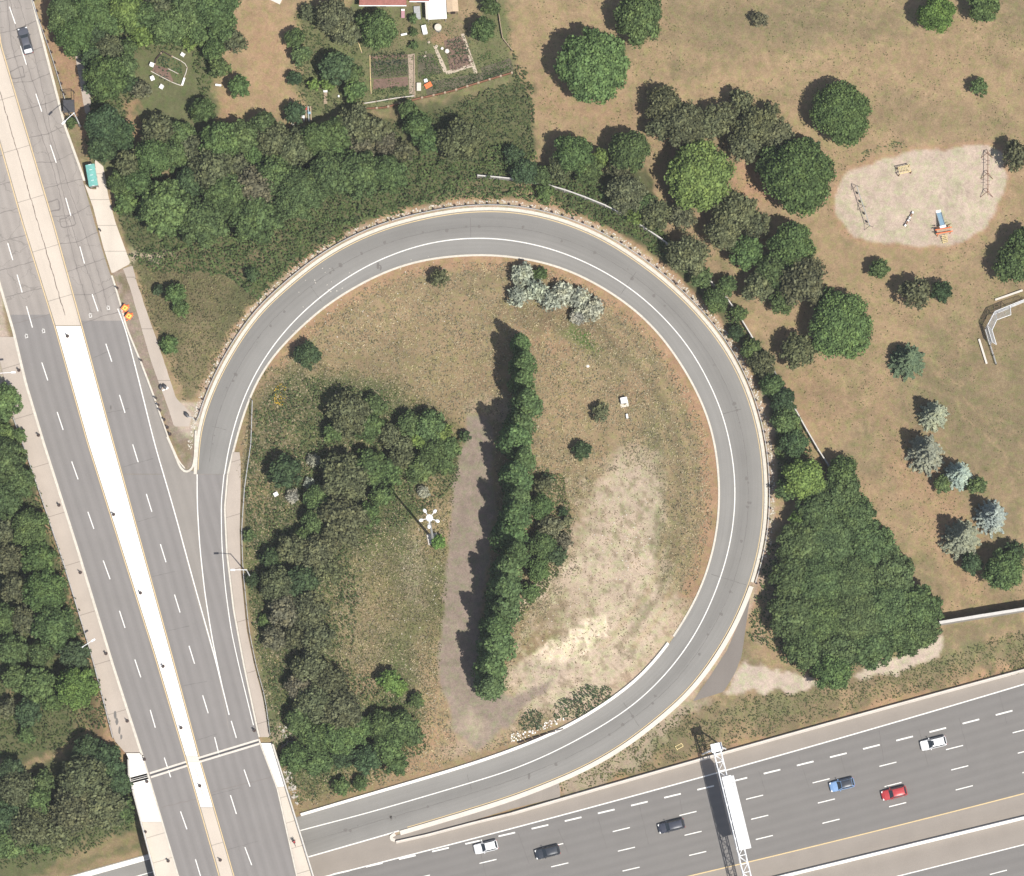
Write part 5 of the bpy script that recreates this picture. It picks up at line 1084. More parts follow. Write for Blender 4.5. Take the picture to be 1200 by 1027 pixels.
for i, (x, y) in enumerate(((146.5, 361), (151, 370.5))):
    p = A(x, y, LR+1.0); lab = ('upper', 'lower')[i]+' orange and yellow diamond warning sign behind the right kerb'
    o = thing('warning_sign', lab, 'road sign', (p.x, p.y, hworld(p.x, p.y)), math.radians(10), 'orange warning signs behind the kerb'); T_ = Matrix.Translation((0, 0, .95)) @ Matrix.Rotation(math.radians(38), 4, 'X') @ Matrix.Rotation(math.radians(45), 4, 'Z')
    MB().box((0, 0, 0), (1.15, 1.15, .03), T=T_).build('sign_plate', 'orange', o); MB().box((0, 0, .025), (.78, .78, .02), T=T_).build('sign_face', 'yellow', o)
    MB().box((0, .04, .042), (.26, .3, .012), math.radians(45), T=T_).build('symbol', M['rust'], o)
    m = MB()
    for sx in (-1, 1):
        for sy in (-1, 1): m.tube((0, 0, .6), (sx*.55, sy*.5, .02), .025, n=6)
    m.tube((0, 0, .1), (0, .1, .95), .03, n=6).build('stand', 'dark', o)
    for k, q in enumerate(((.55, .5), (-.55, -.5))): MB().blob((q[0], q[1], .12), (.22, .16, .1), 8, 5).build('sandbag', 'orange', o)
for i, (x, y, s) in enumerate(((188.2, 453.6, .5), (192.8, 453, .55), (218.5, 486, .6))):
    m = MB(); o = thing('dark_sack', ('left dark sack lying on the footpath', 'right dark sack lying on the footpath beside white scrap', 'dark sack at the guardrail end by the gore')[i], 'sack', A(x, y, LR+.06), R.uniform(0, 3)); m.blob((0, 0, .22), (s, s*.62, .26), 12, 7, .12); m.build('sack', 'dark', o, True)
    MB().tube((s*.8, 0, .24), (s*1.08, .03, .34), .08, .03, 8).build('tied_end', 'dark', o)
o = thing('white_scrap', 'crumpled white sheet lying beside the dark sacks on the footpath', 'litter', A(195, 455, LR+.07)); m = MB(); m.blob((0, 0, .06), (.38, .26, .09), 10, 5, .3); m.build('sheet', 'white', o); MB().box((-.5, -.35, .02), (.4, .22, .04), .4).build('scrap', 'white', o)
o = thing('shadow_frame', 'dark framed panel standing in for a board shadow beside the guardrail above the street light', 'canopy', A(82, 126, LR), math.radians(3))
for sx in (-.95, .95):
    for sy in (-1.3, 2.4): MB().box((sx, sy, 1.0), (.09, .09, 2.0)).build('post', 'wood_dark', o)
MB().box((0, -.25, 2.02), (2.0, 2.2, .06)).build('shadow_panel', 'dark', o); MB().box((.95, 1.1, 2.02), (.09, 2.7, .09)).box((-.95, 1.1, 2.02), (.05, 2.7, .06)).box((0, 2.4, 2.03), (1.84, .08, .07)).build('frame', 'wood_dark', o)  # dark flat sheet put in for the shadow of a sign board
plant(84, 144, 8.5, 'g', label='low green bush under the street light head by the arterial road')

# utility boxes and scraps inside the loop
def cabinet(x, y, w_, d_, h_, label, rz=0, m_='white', name='utility_cabinet', lids=1, plinth=True):
    o = thing(name, label, 'utility box', A(x, y), rz); MB().box((0, 0, h_/2+.1), (w_, d_, h_)).build('body', m_, o)
    for i in range(lids): MB().box(((i-(lids-1)/2)*w_/lids, 0, h_+.13), (w_/lids-.06, d_+.06, .06)).build('lid', m_, o)
    MB().box((0, -d_/2-.012, h_/2+.1), (w_*.7, .02, h_*.7)).build('door', 'grey', o)
    if plinth: MB().box((0, -.25, .04), (w_+.3, d_+.6, .12)).build('plinth', 'curb', o)
cabinet(731, 470.5, 1.15, .95, 1.2, 'white twin-lidded utility cabinet in the grass inside the loop', .2, lids=2)
cabinet(734.7, 488.5, .34, .7, .6, 'small white box just below the twin-lidded cabinet', .2, plinth=False)
cabinet(323.5, 580, .8, .6, .6, 'small white box left of the silvery shrubs inside the loop', .5, plinth=False)
def rock(x, y, s, label, z=None, m_='white_concrete', group=None):
    o = thing('rock', label, 'rock', A(x, y, z), R.uniform(0, 3), group=group); MB().blob((0, 0, s*.3), (s, s*.75, s*.5), 9, 6, .2).build('stone', m_, o); return o
rock(689, 429.5, .28, 'single small white rock in the dry grass above the twin-lidded cabinet')
o = thing('broken_frame', 'broken pale timber frame on the bank left of the gantry', 'frame', A(796, 875), .5); MB().box((0, .3, .12), (1.2, .12, .1)).box((0, -.3, .12), (1.2, .12, .1)).build('beam', 'wood_yellow', o); MB().box((-.6, 0, .14), (.12, .9, .1)).box((.6, 0, .14), (.12, .7, .1)).build('cross_beam', 'wood_yellow', o)

# rubble: pale stones that read as one scatter
def scatter(name, label, polys, n, smin, smax, m_, z=None, cat='stones'):
    mb = MB()
    for _ in range(n):
        poly = R.choice(polys); q = np.array(poly); 
        for _t in range(30):
            x = R.uniform(q[:, 0].min(), q[:, 0].max()); y = R.uniform(q[:, 1].min(), q[:, 1].max())
            if bool(inside(poly, np.array([x]), np.array([y]))[0]): break
        p_ = A(x, y); s = R.uniform(smin, smax); mb.box((p_.x, p_.y, p_.z+s*.15), (s, s*R.uniform(.5, 1), s*.5), R.uniform(0, 3), taper=R.uniform(.5, .9))
    return tag(mb.build(name, m_), label, cat, kind='stuff')
o8 = outof(8, 5, oB)[::4]; o13 = outof(13, 5, oB)[::4]
scatter('verge_stones', 'pale stones along the guardrail outside the ramp', [list(map(tuple, np.r_[o8[i:i+3], o13[i:i+3][::-1]])) for i in range(0, len(o8)-3, 2)], 1000, .1, .34, 'curb')
scatter('rubble', 'pale rubble on the slope above the low ramp wall', [[(598,860),(650,842),(668,840),(640,855),(600,871)]], 70, .12, .4, 'white_concrete')
scatter('rubble', 'broken rock on the slope beside the bridge', [[(333,905),(340,902),(350,940),(346,946),(338,925)],[(325,850),(345,850),(348,880),(330,885)]], 90, .2, .7, 'rock')
scatter('bleached_litter', 'bleached scraps and dry stalks down the left side of the dirt track', [[(455,600),(520,590),(520,700),(512,840),(470,830),(465,680)],[(715,575),(770,590),(760,660),(700,700),(620,780),(650,700)],[(350,310),(520,300),(560,360),(440,420),(340,410)]], 420, .06, .24, 'curb')

# ------------------------------------------------------------------ playground
def frame(x, y, label, cat, name, rz=0): return thing(name, label, cat, A(x, y), rz)
a = A(1002.5, 221); b = A(1018, 268); d = b-a; o = thing('swing_set', 'long dark swing set on the left of the playground sand', 'swing set', (a+b)/2, math.atan2(d.y, d.x)); L = d.length
MB().tube((-L/2, 0, 2.4), (L/2, 0, 2.4), .06, n=8).build('crossbar', 'grey', o)
for sx in (-L/2, 0, L/2):
    for sy in (-.8, .8): MB().tube((sx, 0, 2.42), (sx, sy, 0), .045, n=8).build('leg', 'dark', o)
for sx in (-L*.37, -L*.16, L*.14, L*.35):
    MB().box((sx, 0, .55), (.48, .2, .05)).build('seat', 'black', o); MB().tube((sx-.2, 0, 2.38), (sx-.2, 0, .56), .018, n=5).tube((sx+.2, 0, 2.38), (sx+.2, 0, .56), .018, n=5).build('chain', 'dark', o)
o = frame(1059, 201, 'yellow timber climbing rack near the top of the playground sand', 'climbing frame', 'climbing_rack', .23)
for i in range(8): MB().box((-.95+.27*i, .0, 1.62-.0), (.10, 1.15, .07)).build('slat', 'wood_yellow', o)
MB().box((0, -.58, 1.56), (2.1, .12, .12)).box((0, .58, 1.56), (2.1, .10, .12)).build('rail', 'wood_yellow', o)
for sx in (-1.05, 1.05):
    for sy in (-.6, .6): MB().box((sx, sy, .8), (.13, .13, 1.7)).build('post', 'rust', o)
a = A(1156.5, 180); b = A(1156, 232); o = thing('climbing_truss', 'long rust red climbing bar with splayed legs on the right of the sand', 'climbing frame', (a+b)/2, math.radians(-90)); L = (b-a).length
MB().tube((-L/2, 0, 1.9), (L/2, 0, 1.9), .06, n=8).build('beam', 'rust', o)
for sx in (-L*.48, -.1, L*.40):
    for sy in (-1.1, 1.1): MB().tube((sx, 0, 1.9), (sx+.7, sy, 0), .05, n=8).build('leg', 'rust', o)
    MB().tube((sx, 0, 1.9), (sx-.9, 0, 0), .05, n=8).build('brace', 'rust', o)
for sx in (-2.2, -1.6, 1.3, 1.9): MB().tube((sx, -.35, 1.86), (sx, .35, 1.86), .04, n=6).build('rung', 'dark', o)
a = A(1060, 266.5); b = A(1070, 249); d = b-a; o = thing('seesaw', 'white ended dark seesaw in the lower middle of the playground sand', 'seesaw', (a+b)/2, math.atan2(d.y, d.x)); L = d.length
MB().box((0, 0, .62), (L, .2, .07)).build('plank', 'rust', o); MB().tube((0, -.35, .0), (0, 0, .6), .05, n=8).tube((0, .35, 0), (0, 0, .6), .05, n=8).build('pivot', 'dark', o)
for sx in (-L/2+.2, -.25, .25, L/2-.2): MB().box((sx, 0, .68), (.36, .3, .06)).build('seat', 'white', o); MB().tube((sx*.82, -.2, .95), (sx*.82, .2, .95), .03, n=6).tube((sx*.82, 0, .6), (sx*.82, 0, .95), .03, n=6).build('handle', 'dark', o)
o = frame(1104.5, 270, 'playground tower with slate blue slide and small orange roofs', 'play structure', 'play_tower', .22)
s_ = MB(); s_.add([(-.42, .6, 1.35), (.42, .6, 1.35), (.42, 3.1, .25), (-.42, 3.1, .25), (-.42, .6, 1.28), (.42, .6, 1.28), (.42, 3.1, .18), (-.42, 3.1, .18)], [(0, 1, 2, 3), (7, 6, 5, 4), (0, 4, 5, 1), (1, 5, 6, 2), (2, 6, 7, 3), (3, 7, 4, 0)]); sl = s_.build('slide', M['blue'], o)
for sx in (-.45, .45): MB().tube((sx, .6, 1.5), (sx, 3.1, .38), .05, n=6).build('slide_edge', 'grey', sl)
MB().box((0, 3.3, .2), (.86, .5, .06)).build('slide_landing', 'white', sl)
MB().box((0, .35, 1.45), (1.1, .45, .08), .05).build('canopy', 'white', o); MB().box((0, -.4, 1.2), (2.4, 1.1, .08)).build('platform', 'wood', o)
for sy in (-.05, -.75): MB().box((0, sy, 1.75), (3.0, .14, .12), -.05).build('top_beam', 'orange', o)
for sx in (-1.2, 1.2):
    MB().add([(sx*.5, .5, 1.62), (sx*1.35, .62, 1.5), (sx*.6, .15, 1.9)], [(0, 1, 2)]).build('roof_wing', 'rust', o)
    for sy in (-.85, .1): MB().box((sx*.95, sy, .9), (.11, .11, 1.8)).build('post', 'orange', o)
for k in range(5): MB().box((0, -1.15-.25*k, 1.0-.22*k), (.8, .12, .06)).build('step', 'wood_yellow', o)
for sx in (-.42, .42): MB().tube((sx, -1.0, 1.2), (sx, -2.3, .1), .045, n=6).build('ladder_side', 'wood_yellow', o)

# ball field backstop
o = frame(1162, 382, 'chain link ball field backstop with overhanging panels at the right edge', 'backstop', 'backstop')
g = o.location; BK = [(1200,354),(1181,362),(1163,369.5),(1154.5,386),(1160,405)]; OV = [(1203,361),(1184,370),(1167.5,376),(1162,388),(1167,405)]
H_ = [3.0, 3.6, 3.6, 3.6, 3.6]
for i in range(4):
    a0, a1 = A(*BK[i])-g, A(*BK[i+1])-g; t0, t1 = a0+Vector((0, 0, H_[i])), a1+Vector((0, 0, H_[i+1])); o0, o1 = A(*OV[i], 7.6)-g, A(*OV[i+1], 7.6)-g
    o0.z = H_[i]+.5; o1.z = H_[i+1]+.5; m = MB()
    for p0, p1 in ((a0, t0), (a1, t1), (t0, t1), (a0, a1), ((a0+t0)/2, (a1+t1)/2)): m.tube(p0, p1, .05, n=6)
    if i: 
        for p0, p1 in ((t0, o0), (t1, o1), (o0, o1)): m.tube(p0, p1, .055, n=6)
    m.build('frame', 'steel_white', o); m = MB(); nn = 12
    for q in range(nn):
        u = q/nn; v = (q+1)/nn
        m.tube(a0.lerp(a1, u), t0.lerp(t1, v), .012, n=4); m.tube(a0.lerp(a1, v), t0.lerp(t1, u), .012, n=4); m.tube(a0.lerp(t0, u), a1.lerp(t1, u), .012, n=4)
        if i: m.tube(t0.lerp(t1, u), o0.lerp(o1, v), .014, n=4); m.tube(t0.lerp(t1, v), o0.lerp(o1, u), .014, n=4); m.tube(t0.lerp(o0, u), t1.lerp(o1, u), .014, n=4)
    m.build('wire_mesh', 'mesh_fence', o)
chain_fence('chain_link_fence', 'low chain link wing fence below the backstop', [(1160,406),(1167,428)], None, 1.2, pstep=11)
chain_fence('chain_link_fence', 'chain link wing fence right of the backstop', [(1183,362),(1200,352),(1240,336),(1300,316)], None, 1.2, pstep=16)
def bench(x0, y0, x1, y1, label, m_='wood', group=None):
    a = A(x0, y0); b = A(x1, y1); d = b-a; o = thing('bench', label, 'bench', (a+b)/2, math.atan2(d.y, d.x), group); L = math.hypot(d.x, d.y)
    MB().box((0, 0, .45), (L, .34, .06)).build('seat', m_, o)
    for s in (-.42, 0, .42): MB().box((s*L, 0, .2), (.08, .3, .44)).build('leg', 'dark', o)
bench(1166,352,1198,341,'long pale plank bench above the backstop', 'concrete', 'plank benches by the backstop'); bench(1147,398,1156,427,'long pale plank bench left of the backstop wing', 'concrete', 'plank benches by the backstop')

# ------------------------------------------------------------------ houses and gardens at the top edge
def house(x0, y0, x1, y1, label, hh=2.9, rh=1.9, z=None, wallm='concrete'):
    c = A((x0+x1)/2, (y0+y1)/2, hpx((x0+x1)/2, (y0+y1)/2)+hh); W_ = (x1-x0)*S; D_ = (y1-y0)*S; zb = float(hpx((x0+x1)/2, y1)); o = thing('house', label, 'house', (c.x, c.y, zb))
    MB().box((0, 0, hh/2-.1), (W_-1.0, D_-1.0, hh-.02)).build('wall', wallm, o)
    m = MB(); e = [(-W_/2, -D_/2, hh-.15), (W_/2, -D_/2, hh-.15), (W_/2, D_/2, hh-.15), (-W_/2, D_/2, hh-.15), (-W_/2+.6, 0, hh+rh), (W_/2-.6, 0, hh+rh)]
    m.add(e, [(0, 1, 5, 4), (1, 2, 5), (2, 3, 4, 5), (3, 0, 4), (3, 2, 1, 0)]); r = m.build('roof', 'roof', o)
    MB().box((W_*.2, D_*.18, hh+rh*.8), (.6, .8, 1.4)).build('chimney', 'rust', r)
    MB().box((0, -D_/2-.06, hh-.12), (W_, .14, .14)).build('gutter', 'white', o)
    for sx in (-.3, .28):
        f = MB().box((sx*W_, -D_/2+.47, 1.5), (1.3, .08, 1.1)).build('window', 'white', o); MB().box((sx*W_, -D_/2+.42, 1.5), (1.1, .06, .9)).build('pane', 'glass', f)
    d_ = MB().box((0, -D_/2+.46, 1.0), (.95, .1, 2.05)).build('door', 'wood_dark', o); MB().box((.35, -D_/2+.39, 1.0), (.05, .06, .14)).build('handle', 'steel', d_)
    return o
house(421, -72, 476, 6, 'house with a dull red roof above the kitchen gardens, wider left one')
house(480, -75, 503, 1, 'narrow dull red roofed extension beside the white garden canopy')
p = A(511.5, 11, hpx(511, 15)+2.3); o = thing('garden_canopy', 'bright white flat canopy behind the red roofed house', 'canopy', (p.x, p.y, hworld(p.x, p.y)), math.radians(3)); 
MB().box((.1, 0, 2.35), (3.2, 3.5, .1)).build('canopy_sheet', M['white'], o); MB().box((-1.72, 0, 2.28), (.4, 3.3, .08)).build('awning', 'concrete', o)
for sx in (-1.5, 1.5):
    for sy in (-1.6, 1.6): MB().box((sx, sy, 1.1), (.08, .08, 2.3)).build('post', 'steel', o)
p = A(530, 5, hpx(530, 5)+2.2); o = thing('garden_shed', 'tan roofed shed right of the white garden canopy', 'shed', (p.x, p.y, hworld(p.x, p.y)), .08)
MB().box((0, 0, 1.0), (1.7, 2.3, 2.0)).build('wall', 'wood', o); m = MB(); m.add([(-1, -1.3, 2.0), (0, -1.3, 2.35), (0, 1.3, 2.35), (-1, 1.3, 2.0), (1, -1.3, 2.0), (1, 1.3, 2.0)], [(0, 1, 2, 3), (1, 4, 5, 2)])
M['tan'] = mat('tan_roof', (.50, .38, .26), .8, .2, noise=[(3, .1)])
m.build('roof', 'tan', o)
MB().box((0, -1.17, .95), (.8, .05, 1.8)).build('door', 'wood_dark', o)
o = thing('tarpaulin', 'grey tarpaulin sheet on a low frame left of the white garden canopy', 'tarpaulin', A(489, 16), .08); MB().box((0, 0, .5), (1.1, 2.3, .05)).build('sheet', 'grey', o)
for sx in (-.5, .5):
    for sy in (-1.1, 1.1): MB().box((sx, sy, .25), (.06, .06, .5)).build('leg', 'wood', o)
o = thing('storage_chest', 'white storage chest on the lawn below the white garden canopy', 'chest', A(497.5, 36), .22); MB().box((0, 0, .35), (.75, 1.5, .7)).build('box', 'white', o); MB().box((0, 0, .73), (.82, 1.56, .07)).build('lid', 'white', o)
o = thing('water_butt', 'round grey water tank with pale lid beside the storage chest', 'tank', A(513.4, 34)); MB().tube((0, 0, 0), (0, 0, 1.15), .6, .62, 20).build('tank', 'grey', o); MB().tube((0, 0, 1.15), (0, 0, 1.22), .64, .6, 20).build('lid', 'curb', o)
o = thing('pink_cushioned_lounger', 'narrow pink garden lounger close behind the red roofed house', 'lounger', A(472.3, 17)); MB().box((0, 0, .35), (.62, 1.45, .1)).build('cushion', mat('pink_cloth', (.42, .24, .27), .9, .1, noise=[(4, .1)]), o); MB().box((0, .65, .5), (.62, .3, .1)).build('headrest', 'white', o)
for sx in (-.25, .25):
    for sy in (-.6, .6): MB().box((sx, sy, .15), (.05, .05, .3)).build('leg', 'dark', o)
bench(470, 42, 477, 40.5, 'small white bench under the big garden tree', 'white')
for i, (x, y, r_) in enumerate(((502.5,50,.2),(511.5,55,.24),(518.2,57.5,.26),(524,61,.4),(499,62,.15),(498,66.5,.2),(551,71,.2))):
    o = thing('plant_pot', f'pale plant pot among the garden paths, {ordn(i)} of the row', 'plant pot', A(x, y), group='pale plant pots in the gardens'); MB().tube((0, 0, 0), (0, 0, r_*1.4), r_*.75, r_, 12).build('pot', 'concrete', o); MB().blob((0, 0, r_*1.5), (r_*.7, r_*.7, r_*.4), 7, 5, .3).build('foliage', 'white' if i in (2, 3) else 'wood', o)
o = thing('wheelbarrow', 'orange red wheelbarrow at the foot of the central garden path', 'wheelbarrow', A(502, 101), .5); MB().box((0, 0, .45), (1.0, .7, .3), taper=1.25).build('tray', 'orange', o); MB().tube((.65, -.05, .2), (.65, .05, .2), .2, n=12).build('wheel', 'black', o); MB().tube((-.5, -.3, .5), (-1.0, -.3, .55), .03).tube((-.5, .3, .5), (-1.0, .3, .55), .03).build('handle', 'wood', o)
cabinet(499, 95.5, .6, .5, .5, 'small white crate beside the orange wheelbarrow', .3, name='crate', plinth=False)
o = thing('potting_table', 'pale slatted potting table beside the orange wheelbarrow', 'table', A(491, 103)); MB().box((0, 0, .75), (.75, 1.4, .05)).build('table_top', 'concrete', o)
for sx in (-.3, .3):
    for sy in (-.6, .6): MB().box((sx, sy, .37), (.06, .06, .74)).build('leg', 'wood', o)
# soil, paths and crops
M['plot'] = mat('planted_soil', (.105, .095, .065), 1, .1, noise=[(1, .2), (6, .3)])
for nm, P_, m_ in (('garden_bed', [(434,70),(478,69),(479,89),(434,92)], 'plot'), ('garden_bed', [(489,66),(506,62),(518,86),(490,92)], 'plot'), ('garden_bed', [(563,80),(598,68),(602,82),(568,92)], 'plot'), ('garden_bed', [(498,97),(560,86),(590,82),(588,90),(530,106),(500,112)], 'plot'), ('garden_soil', [(438,93),(478,90),(479,101),(437,105)], 'soil'), ('garden_soil', [(434,66),(477,63),(478,68),(434,70)], 'soil'), ('garden_path', [(478,64),(486,63),(487,113),(480,115)], 'track'), ('garden_soil', [(520,48),(541,42),(556,76),(528,84)], 'soil'), ('garden_path', [(507.5,54),(511,54),(524,82),(520,86)], 'walkpath'), ('garden_path', [(540,40),(543.5,39),(560,86),(556,88)], 'walkpath'), ('garden_path', [(521,84),(554,75),(555,78),(524,88)], 'walkpath')):
    M.setdefault('walkpath', mat('pale_path', (.44, .37, .29), .95, .1, noise=[(3, .12)]))
    poly_sheet(nm, P_, m_, dz=.05, warp=.2, step=5)
def crop(x0, y0, x1, y1, wd, label, col, hgt=.5, leaf=.2, dens=26, group='crop rows in the left garden'):
    L_ = math.hypot(x1-x0, y1-y0); t = rng.uniform(0, 1, int(L_*S*wd*dens)); s = rng.normal(0, wd/2.6/S, len(t)); px = x0+(x1-x0)*t; py = y0+(y1-y0)*t+s
    h_ = hgt*(.35+.65*np.clip(fbm(px/2.2, py/2.2, 77)*1.6-.3, 0, 1))*rng.uniform(.6, 1, len(t)); X, Y, Z = at(px, py, hpx(px, py)); c = A((x0+x1)/2, (y0+y1)/2)
    V = np.c_[X, Y, Z+h_+.03]-np.array(c); N = rng.normal(size=V.shape)*.5; N[:, 2] += 1; o = link('crop_row', leaves_mesh('crop_row', V, N, leaf, 1.3, 'weeds')); o.location = c; o.color = (*col, 1); tag(o, label, 'plants', kind='stuff')
crop(435,66,477,64,.7,'top row of staked dark plants in the left garden plot',(.06,.08,.045),.9)
crop(435,75,477,73,.7,'second row of dark leafy plants in the left garden plot',(.05,.078,.05),.8)
crop(435,84,477,82,.9,'third row of green plants in the left garden plot',(.075,.11,.05),.6)
crop(437,110,478,106,.9,'bottom row of green plants below the bare garden soil',(.085,.12,.05),.5)
crop(497,84,519,82,3.2,'square patch of low green plants right of the garden path',(.07,.105,.045),.4,.18,14)
crop(525,62,552,54,2.6,'mixed flowers and vegetables in the right garden plot',(.10,.12,.07),.5,.2,13)
crop(529,76,552,70,1.3,'dusky plants along the bottom of the right garden plot',(.11,.085,.075),.5,.2,14)
crop(505,104,560,88,1.6,'green row below the right garden plot',(.07,.10,.045),.5,.2,14)
crop(565,84,598,74,1.8,'green vegetable rows at the far right of the gardens',(.085,.125,.045),.4,.2,13)
def edging(P_, label, m_='wood', h_=.35, wd=.12, name='timber_edging', cat='edging'):
    mid_ = P_[len(P_)//2]; o = thing(name, label, cat, A(*mid_)); b = sweep('board', P_, rect(wd, h_), m_, None, 0, step=6); b.data.transform(Matrix.Translation(-o.location)); b.parent = o
    for q in resample(P_, 14): pp = A(*q)-o.location; MB().box((pp.x, pp.y, pp.z+h_/2), (wd*1.6, wd*1.6, h_+.12)).build('stake', 'wood', o)
edging([(433.5,66),(434,90),(435,110)], 'pale timber edge along the left side of the left garden plot', 'wood_yellow')
edging([(485.5,66),(485.7,90),(486,114)], 'timber edge beside the central garden path', 'wood')
edging([(426,122),(445,119),(462,116),(486,113)], 'pale rail above the rusty retaining edge', 'concrete', .5)
edging([(428,128),(450,127),(487,117),(528,108),(560,98),(600,86)], 'long rusty retaining edge along the foot of the gardens', 'rust', .5, .22)
edging([(582,0),(586,28),(589,46),(600,60)], 'dark board fence at the right edge of the gardens', 'wood', 1.0, .1, 'board_fence', 'fence')
edging([(424,62),(420,50)], 'short pale pole leaning by the garden lawn', 'wood_yellow', .3)
# junk corner
p = A(357, 136, None); o = thing('lean_to', 'cluttered lean-to shed with slatted roof in the shade below the gardens', 'shed', p, .05)
for i in range(7): MB().box((-1.35+.42*i, 0, 1.5+.02*(i % 2)), (.2, 2.6, .05)).build('roof_slat', 'grey' if i % 2 else 'wood', o)
for sx in (-1.4, 1.4):
    for sy in (-1.25, 1.25): MB().box((sx, sy, .75), (.09, .09, 1.5)).build('post', 'wood_dark', o)
for c, m_ in (((-.6, .6, 1.62), 'orange'), ((.3, .9, 1.6), 'red'), ((-.2, -.5, 1.6), 'white'), ((.9, .1, 1.6), 'blue')): MB().box(c, (.5, .4, .25), R.uniform(0, 1)).build('stacked_crate', m_, o)
o = thing('cream_cupboard', 'tall cream cupboard lying left of the cluttered lean-to', 'cupboard', A(343.5, 143), -.05); MB().box((0, 0, .3), (.5, 1.5, .6)).build('cabinet', 'concrete', o); MB().box((-.32, 0, .2), (.15, 1.7, .4)).build('door', 'wood_yellow', o)
o = thing('plank_walk', 'short brown plank walk with a white end step', 'walkway', A(381.5, 115))
for i in range(7): MB().box((0, -.95+.28*i, .3), (.62, .24, .06)).build('plank', 'wood', o)
MB().box((0, 1.08, .36), (.7, .35, .12)).build('end_step', 'white', o)
cabinet(397, 113.5, .3, .3, .3, 'tiny white crate on the grass right of the plank walk', 0, name='crate', plinth=False)
# fenced bed in the upper left wood
poly_sheet('garden_soil', [(178,83),(182,76),(197,81),(204,97)], 'soil', dz=.05, warp=.2, step=5)
crop(186,72,199,76,2.0,'bushy plants in the upper corner of the white framed bed',(.06,.095,.05),.9,.24,16,'plants in the white framed bed'); crop(201,78,214,84,2.0,'leafy squash in the right of the white framed bed',(.085,.14,.06),.4,.24,16,'plants in the white framed bed'); crop(180,86,198,95,.9,'thin onion rows in the left of the white framed bed',(.07,.085,.065),.3,.2,14,'plants in the white framed bed')
edging([(177,84),(190,91),(204,98),(213,101)], 'pale lower rail of the white framed bed', 'concrete', .3, .1); edging([(201.5,66.5),(211,71),(220,77.5),(218,86),(216,91)], 'pale right rail of the white framed bed', 'concrete', .3, .1); edging([(182,76),(182,71),(191,61),(202,67)], 'dark upper rail of the white framed bed', 'wood_dark', .5, .14); edging([(197,81),(209,87)], 'pale middle rail across the framed bed', 'concrete', .3, .09)
def chair(x, y, rz, label):
    o = thing('garden_chair', label, 'chair', A(x, y), rz, 'white chairs round the framed bed'); MB().box((0, 0, .42), (.62, .6, .06)).build('seat', 'white', o); MB().box((0, .32, .72), (.62, .08, .62)).build('backrest', 'white', o)
    for sx in (-1, 1):
        MB().box((sx*.32, 0, .62), (.08, .62, .05)).build('armrest', 'white', o)
        for sy in (-1, 1): MB().box((sx*.26, sy*.26, .2), (.06, .06, .42)).build('leg', 'white', o)
chair(179, 93, .4, 'white garden chair left of the framed bed'); chair(189.5, 103, -.55, 'white garden chair below the framed bed'); chair(214.5, 65, 2.6, 'white garden chair above the framed bed'); chair(178.5, 77, 1.2, 'white garden chair at the left corner of the framed bed')
bench(213.5, 101, 216.5, 92, 'white bench at the right corner of the framed bed', 'white'); bench(252.5, 100.2, 259.5, 101, 'white plank bench on the worn lawn right of the framed bed', 'white')
# corner of a pale deck entering from the top
o = thing('ground_slab', 'pale concrete slab corner at the top edge above the worn lawn', 'slab', A(318, -8), -.44); MB().box((0, 0, .06), (4.4, 2.4, .16)).build('slab', 'concrete', o)
for q in ((-.8, -.6), (.5, -.9), (1.2, .2), (-.2, .3)): MB().tube((q[0], q[1], .12), (q[0], q[1], .45), .09, .06, 8).build('stub', 'grey', o)

# ------------------------------------------------------------------ the cyclist on the bridge
M['skin'] = mat('skin', (.42, .26, .18), .6, .3, noise=[(8, .05)]); M['redcloth'] = mat('red_cloth', (.42, .045, .06), .9, .1, noise=[(8, .12)]); M['darkcloth'] = mat('dark_cloth', (.03, .03, .04), .9, .1, noise=[(8, .15)])
def skinned(name, J, E_, m_, parent, sub=2):
    me = bpy.data.meshes.new(name); me.from_pydata([j[:3] for j in J], E_, []); o = bpy.data.objects.new(name, me); COL.objects.link(o); o.parent = parent; me.materials.append(M[m_])
    bpy.context.view_layer.objects.active = o; s = o.modifiers.new('skin', 'SKIN'); s.use_smooth_shade = True; s2 = o.modifiers.new('sub', 'SUBSURF'); s2.levels = sub; s2.render_levels = sub
    for i, j in enumerate(J): me.skin_vertices[0].data[i].radius = (j[3], j[3]*.9)
    me.skin_vertices[0].data[0].use_root = True; return o
bp = A(345, 987, LR+.15); hd = math.radians(107)
bk = thing('bicycle', 'dark bicycle ridden along the bridge sidewalk', 'bicycle', bp, hd)
for sx in (-.52, .52):
    w_ = MB(); 
    for k in range(20):
        t0 = 2*math.pi*k/20; t1 = 2*math.pi*(k+1)/20; w_.tube((sx+.34*math.cos(t0), 0, .34+.34*math.sin(t0)), (sx+.34*math.cos(t1), 0, .34+.34*math.sin(t1)), .022, n=5)
    wo = w_.build('wheel', 'black', bk); sp_ = MB()
    for k in range(10): t0 = math.pi*k/5; sp_.tube((sx, 0, .34), (sx+.33*math.cos(t0), 0, .34+.33*math.sin(t0)), .004, n=4)
    sp_.build('spokes', 'steel', wo)
MB().tube((-.52, 0, .34), (-.05, 0, .3), .018).tube((-.52, 0, .34), (-.17, 0, .82), .014).tube((-.05, 0, .3), (-.18, 0, .85), .02).tube((-.05, 0, .3), (.36, 0, .78), .02).tube((-.16, 0, .76), (.36, 0, .82), .02).tube((.52, 0, .34), (.36, 0, .92), .02).build('frame', 'dark', bk)
MB().box((-.2, 0, .9), (.26, .14, .06), taper=.8).build('saddle', 'black', bk); MB().tube((.36, -.28, .98), (.36, .28, .98), .017).tube((.36, 0, .9), (.36, 0, .98), .02).build('handlebar', 'dark', bk)
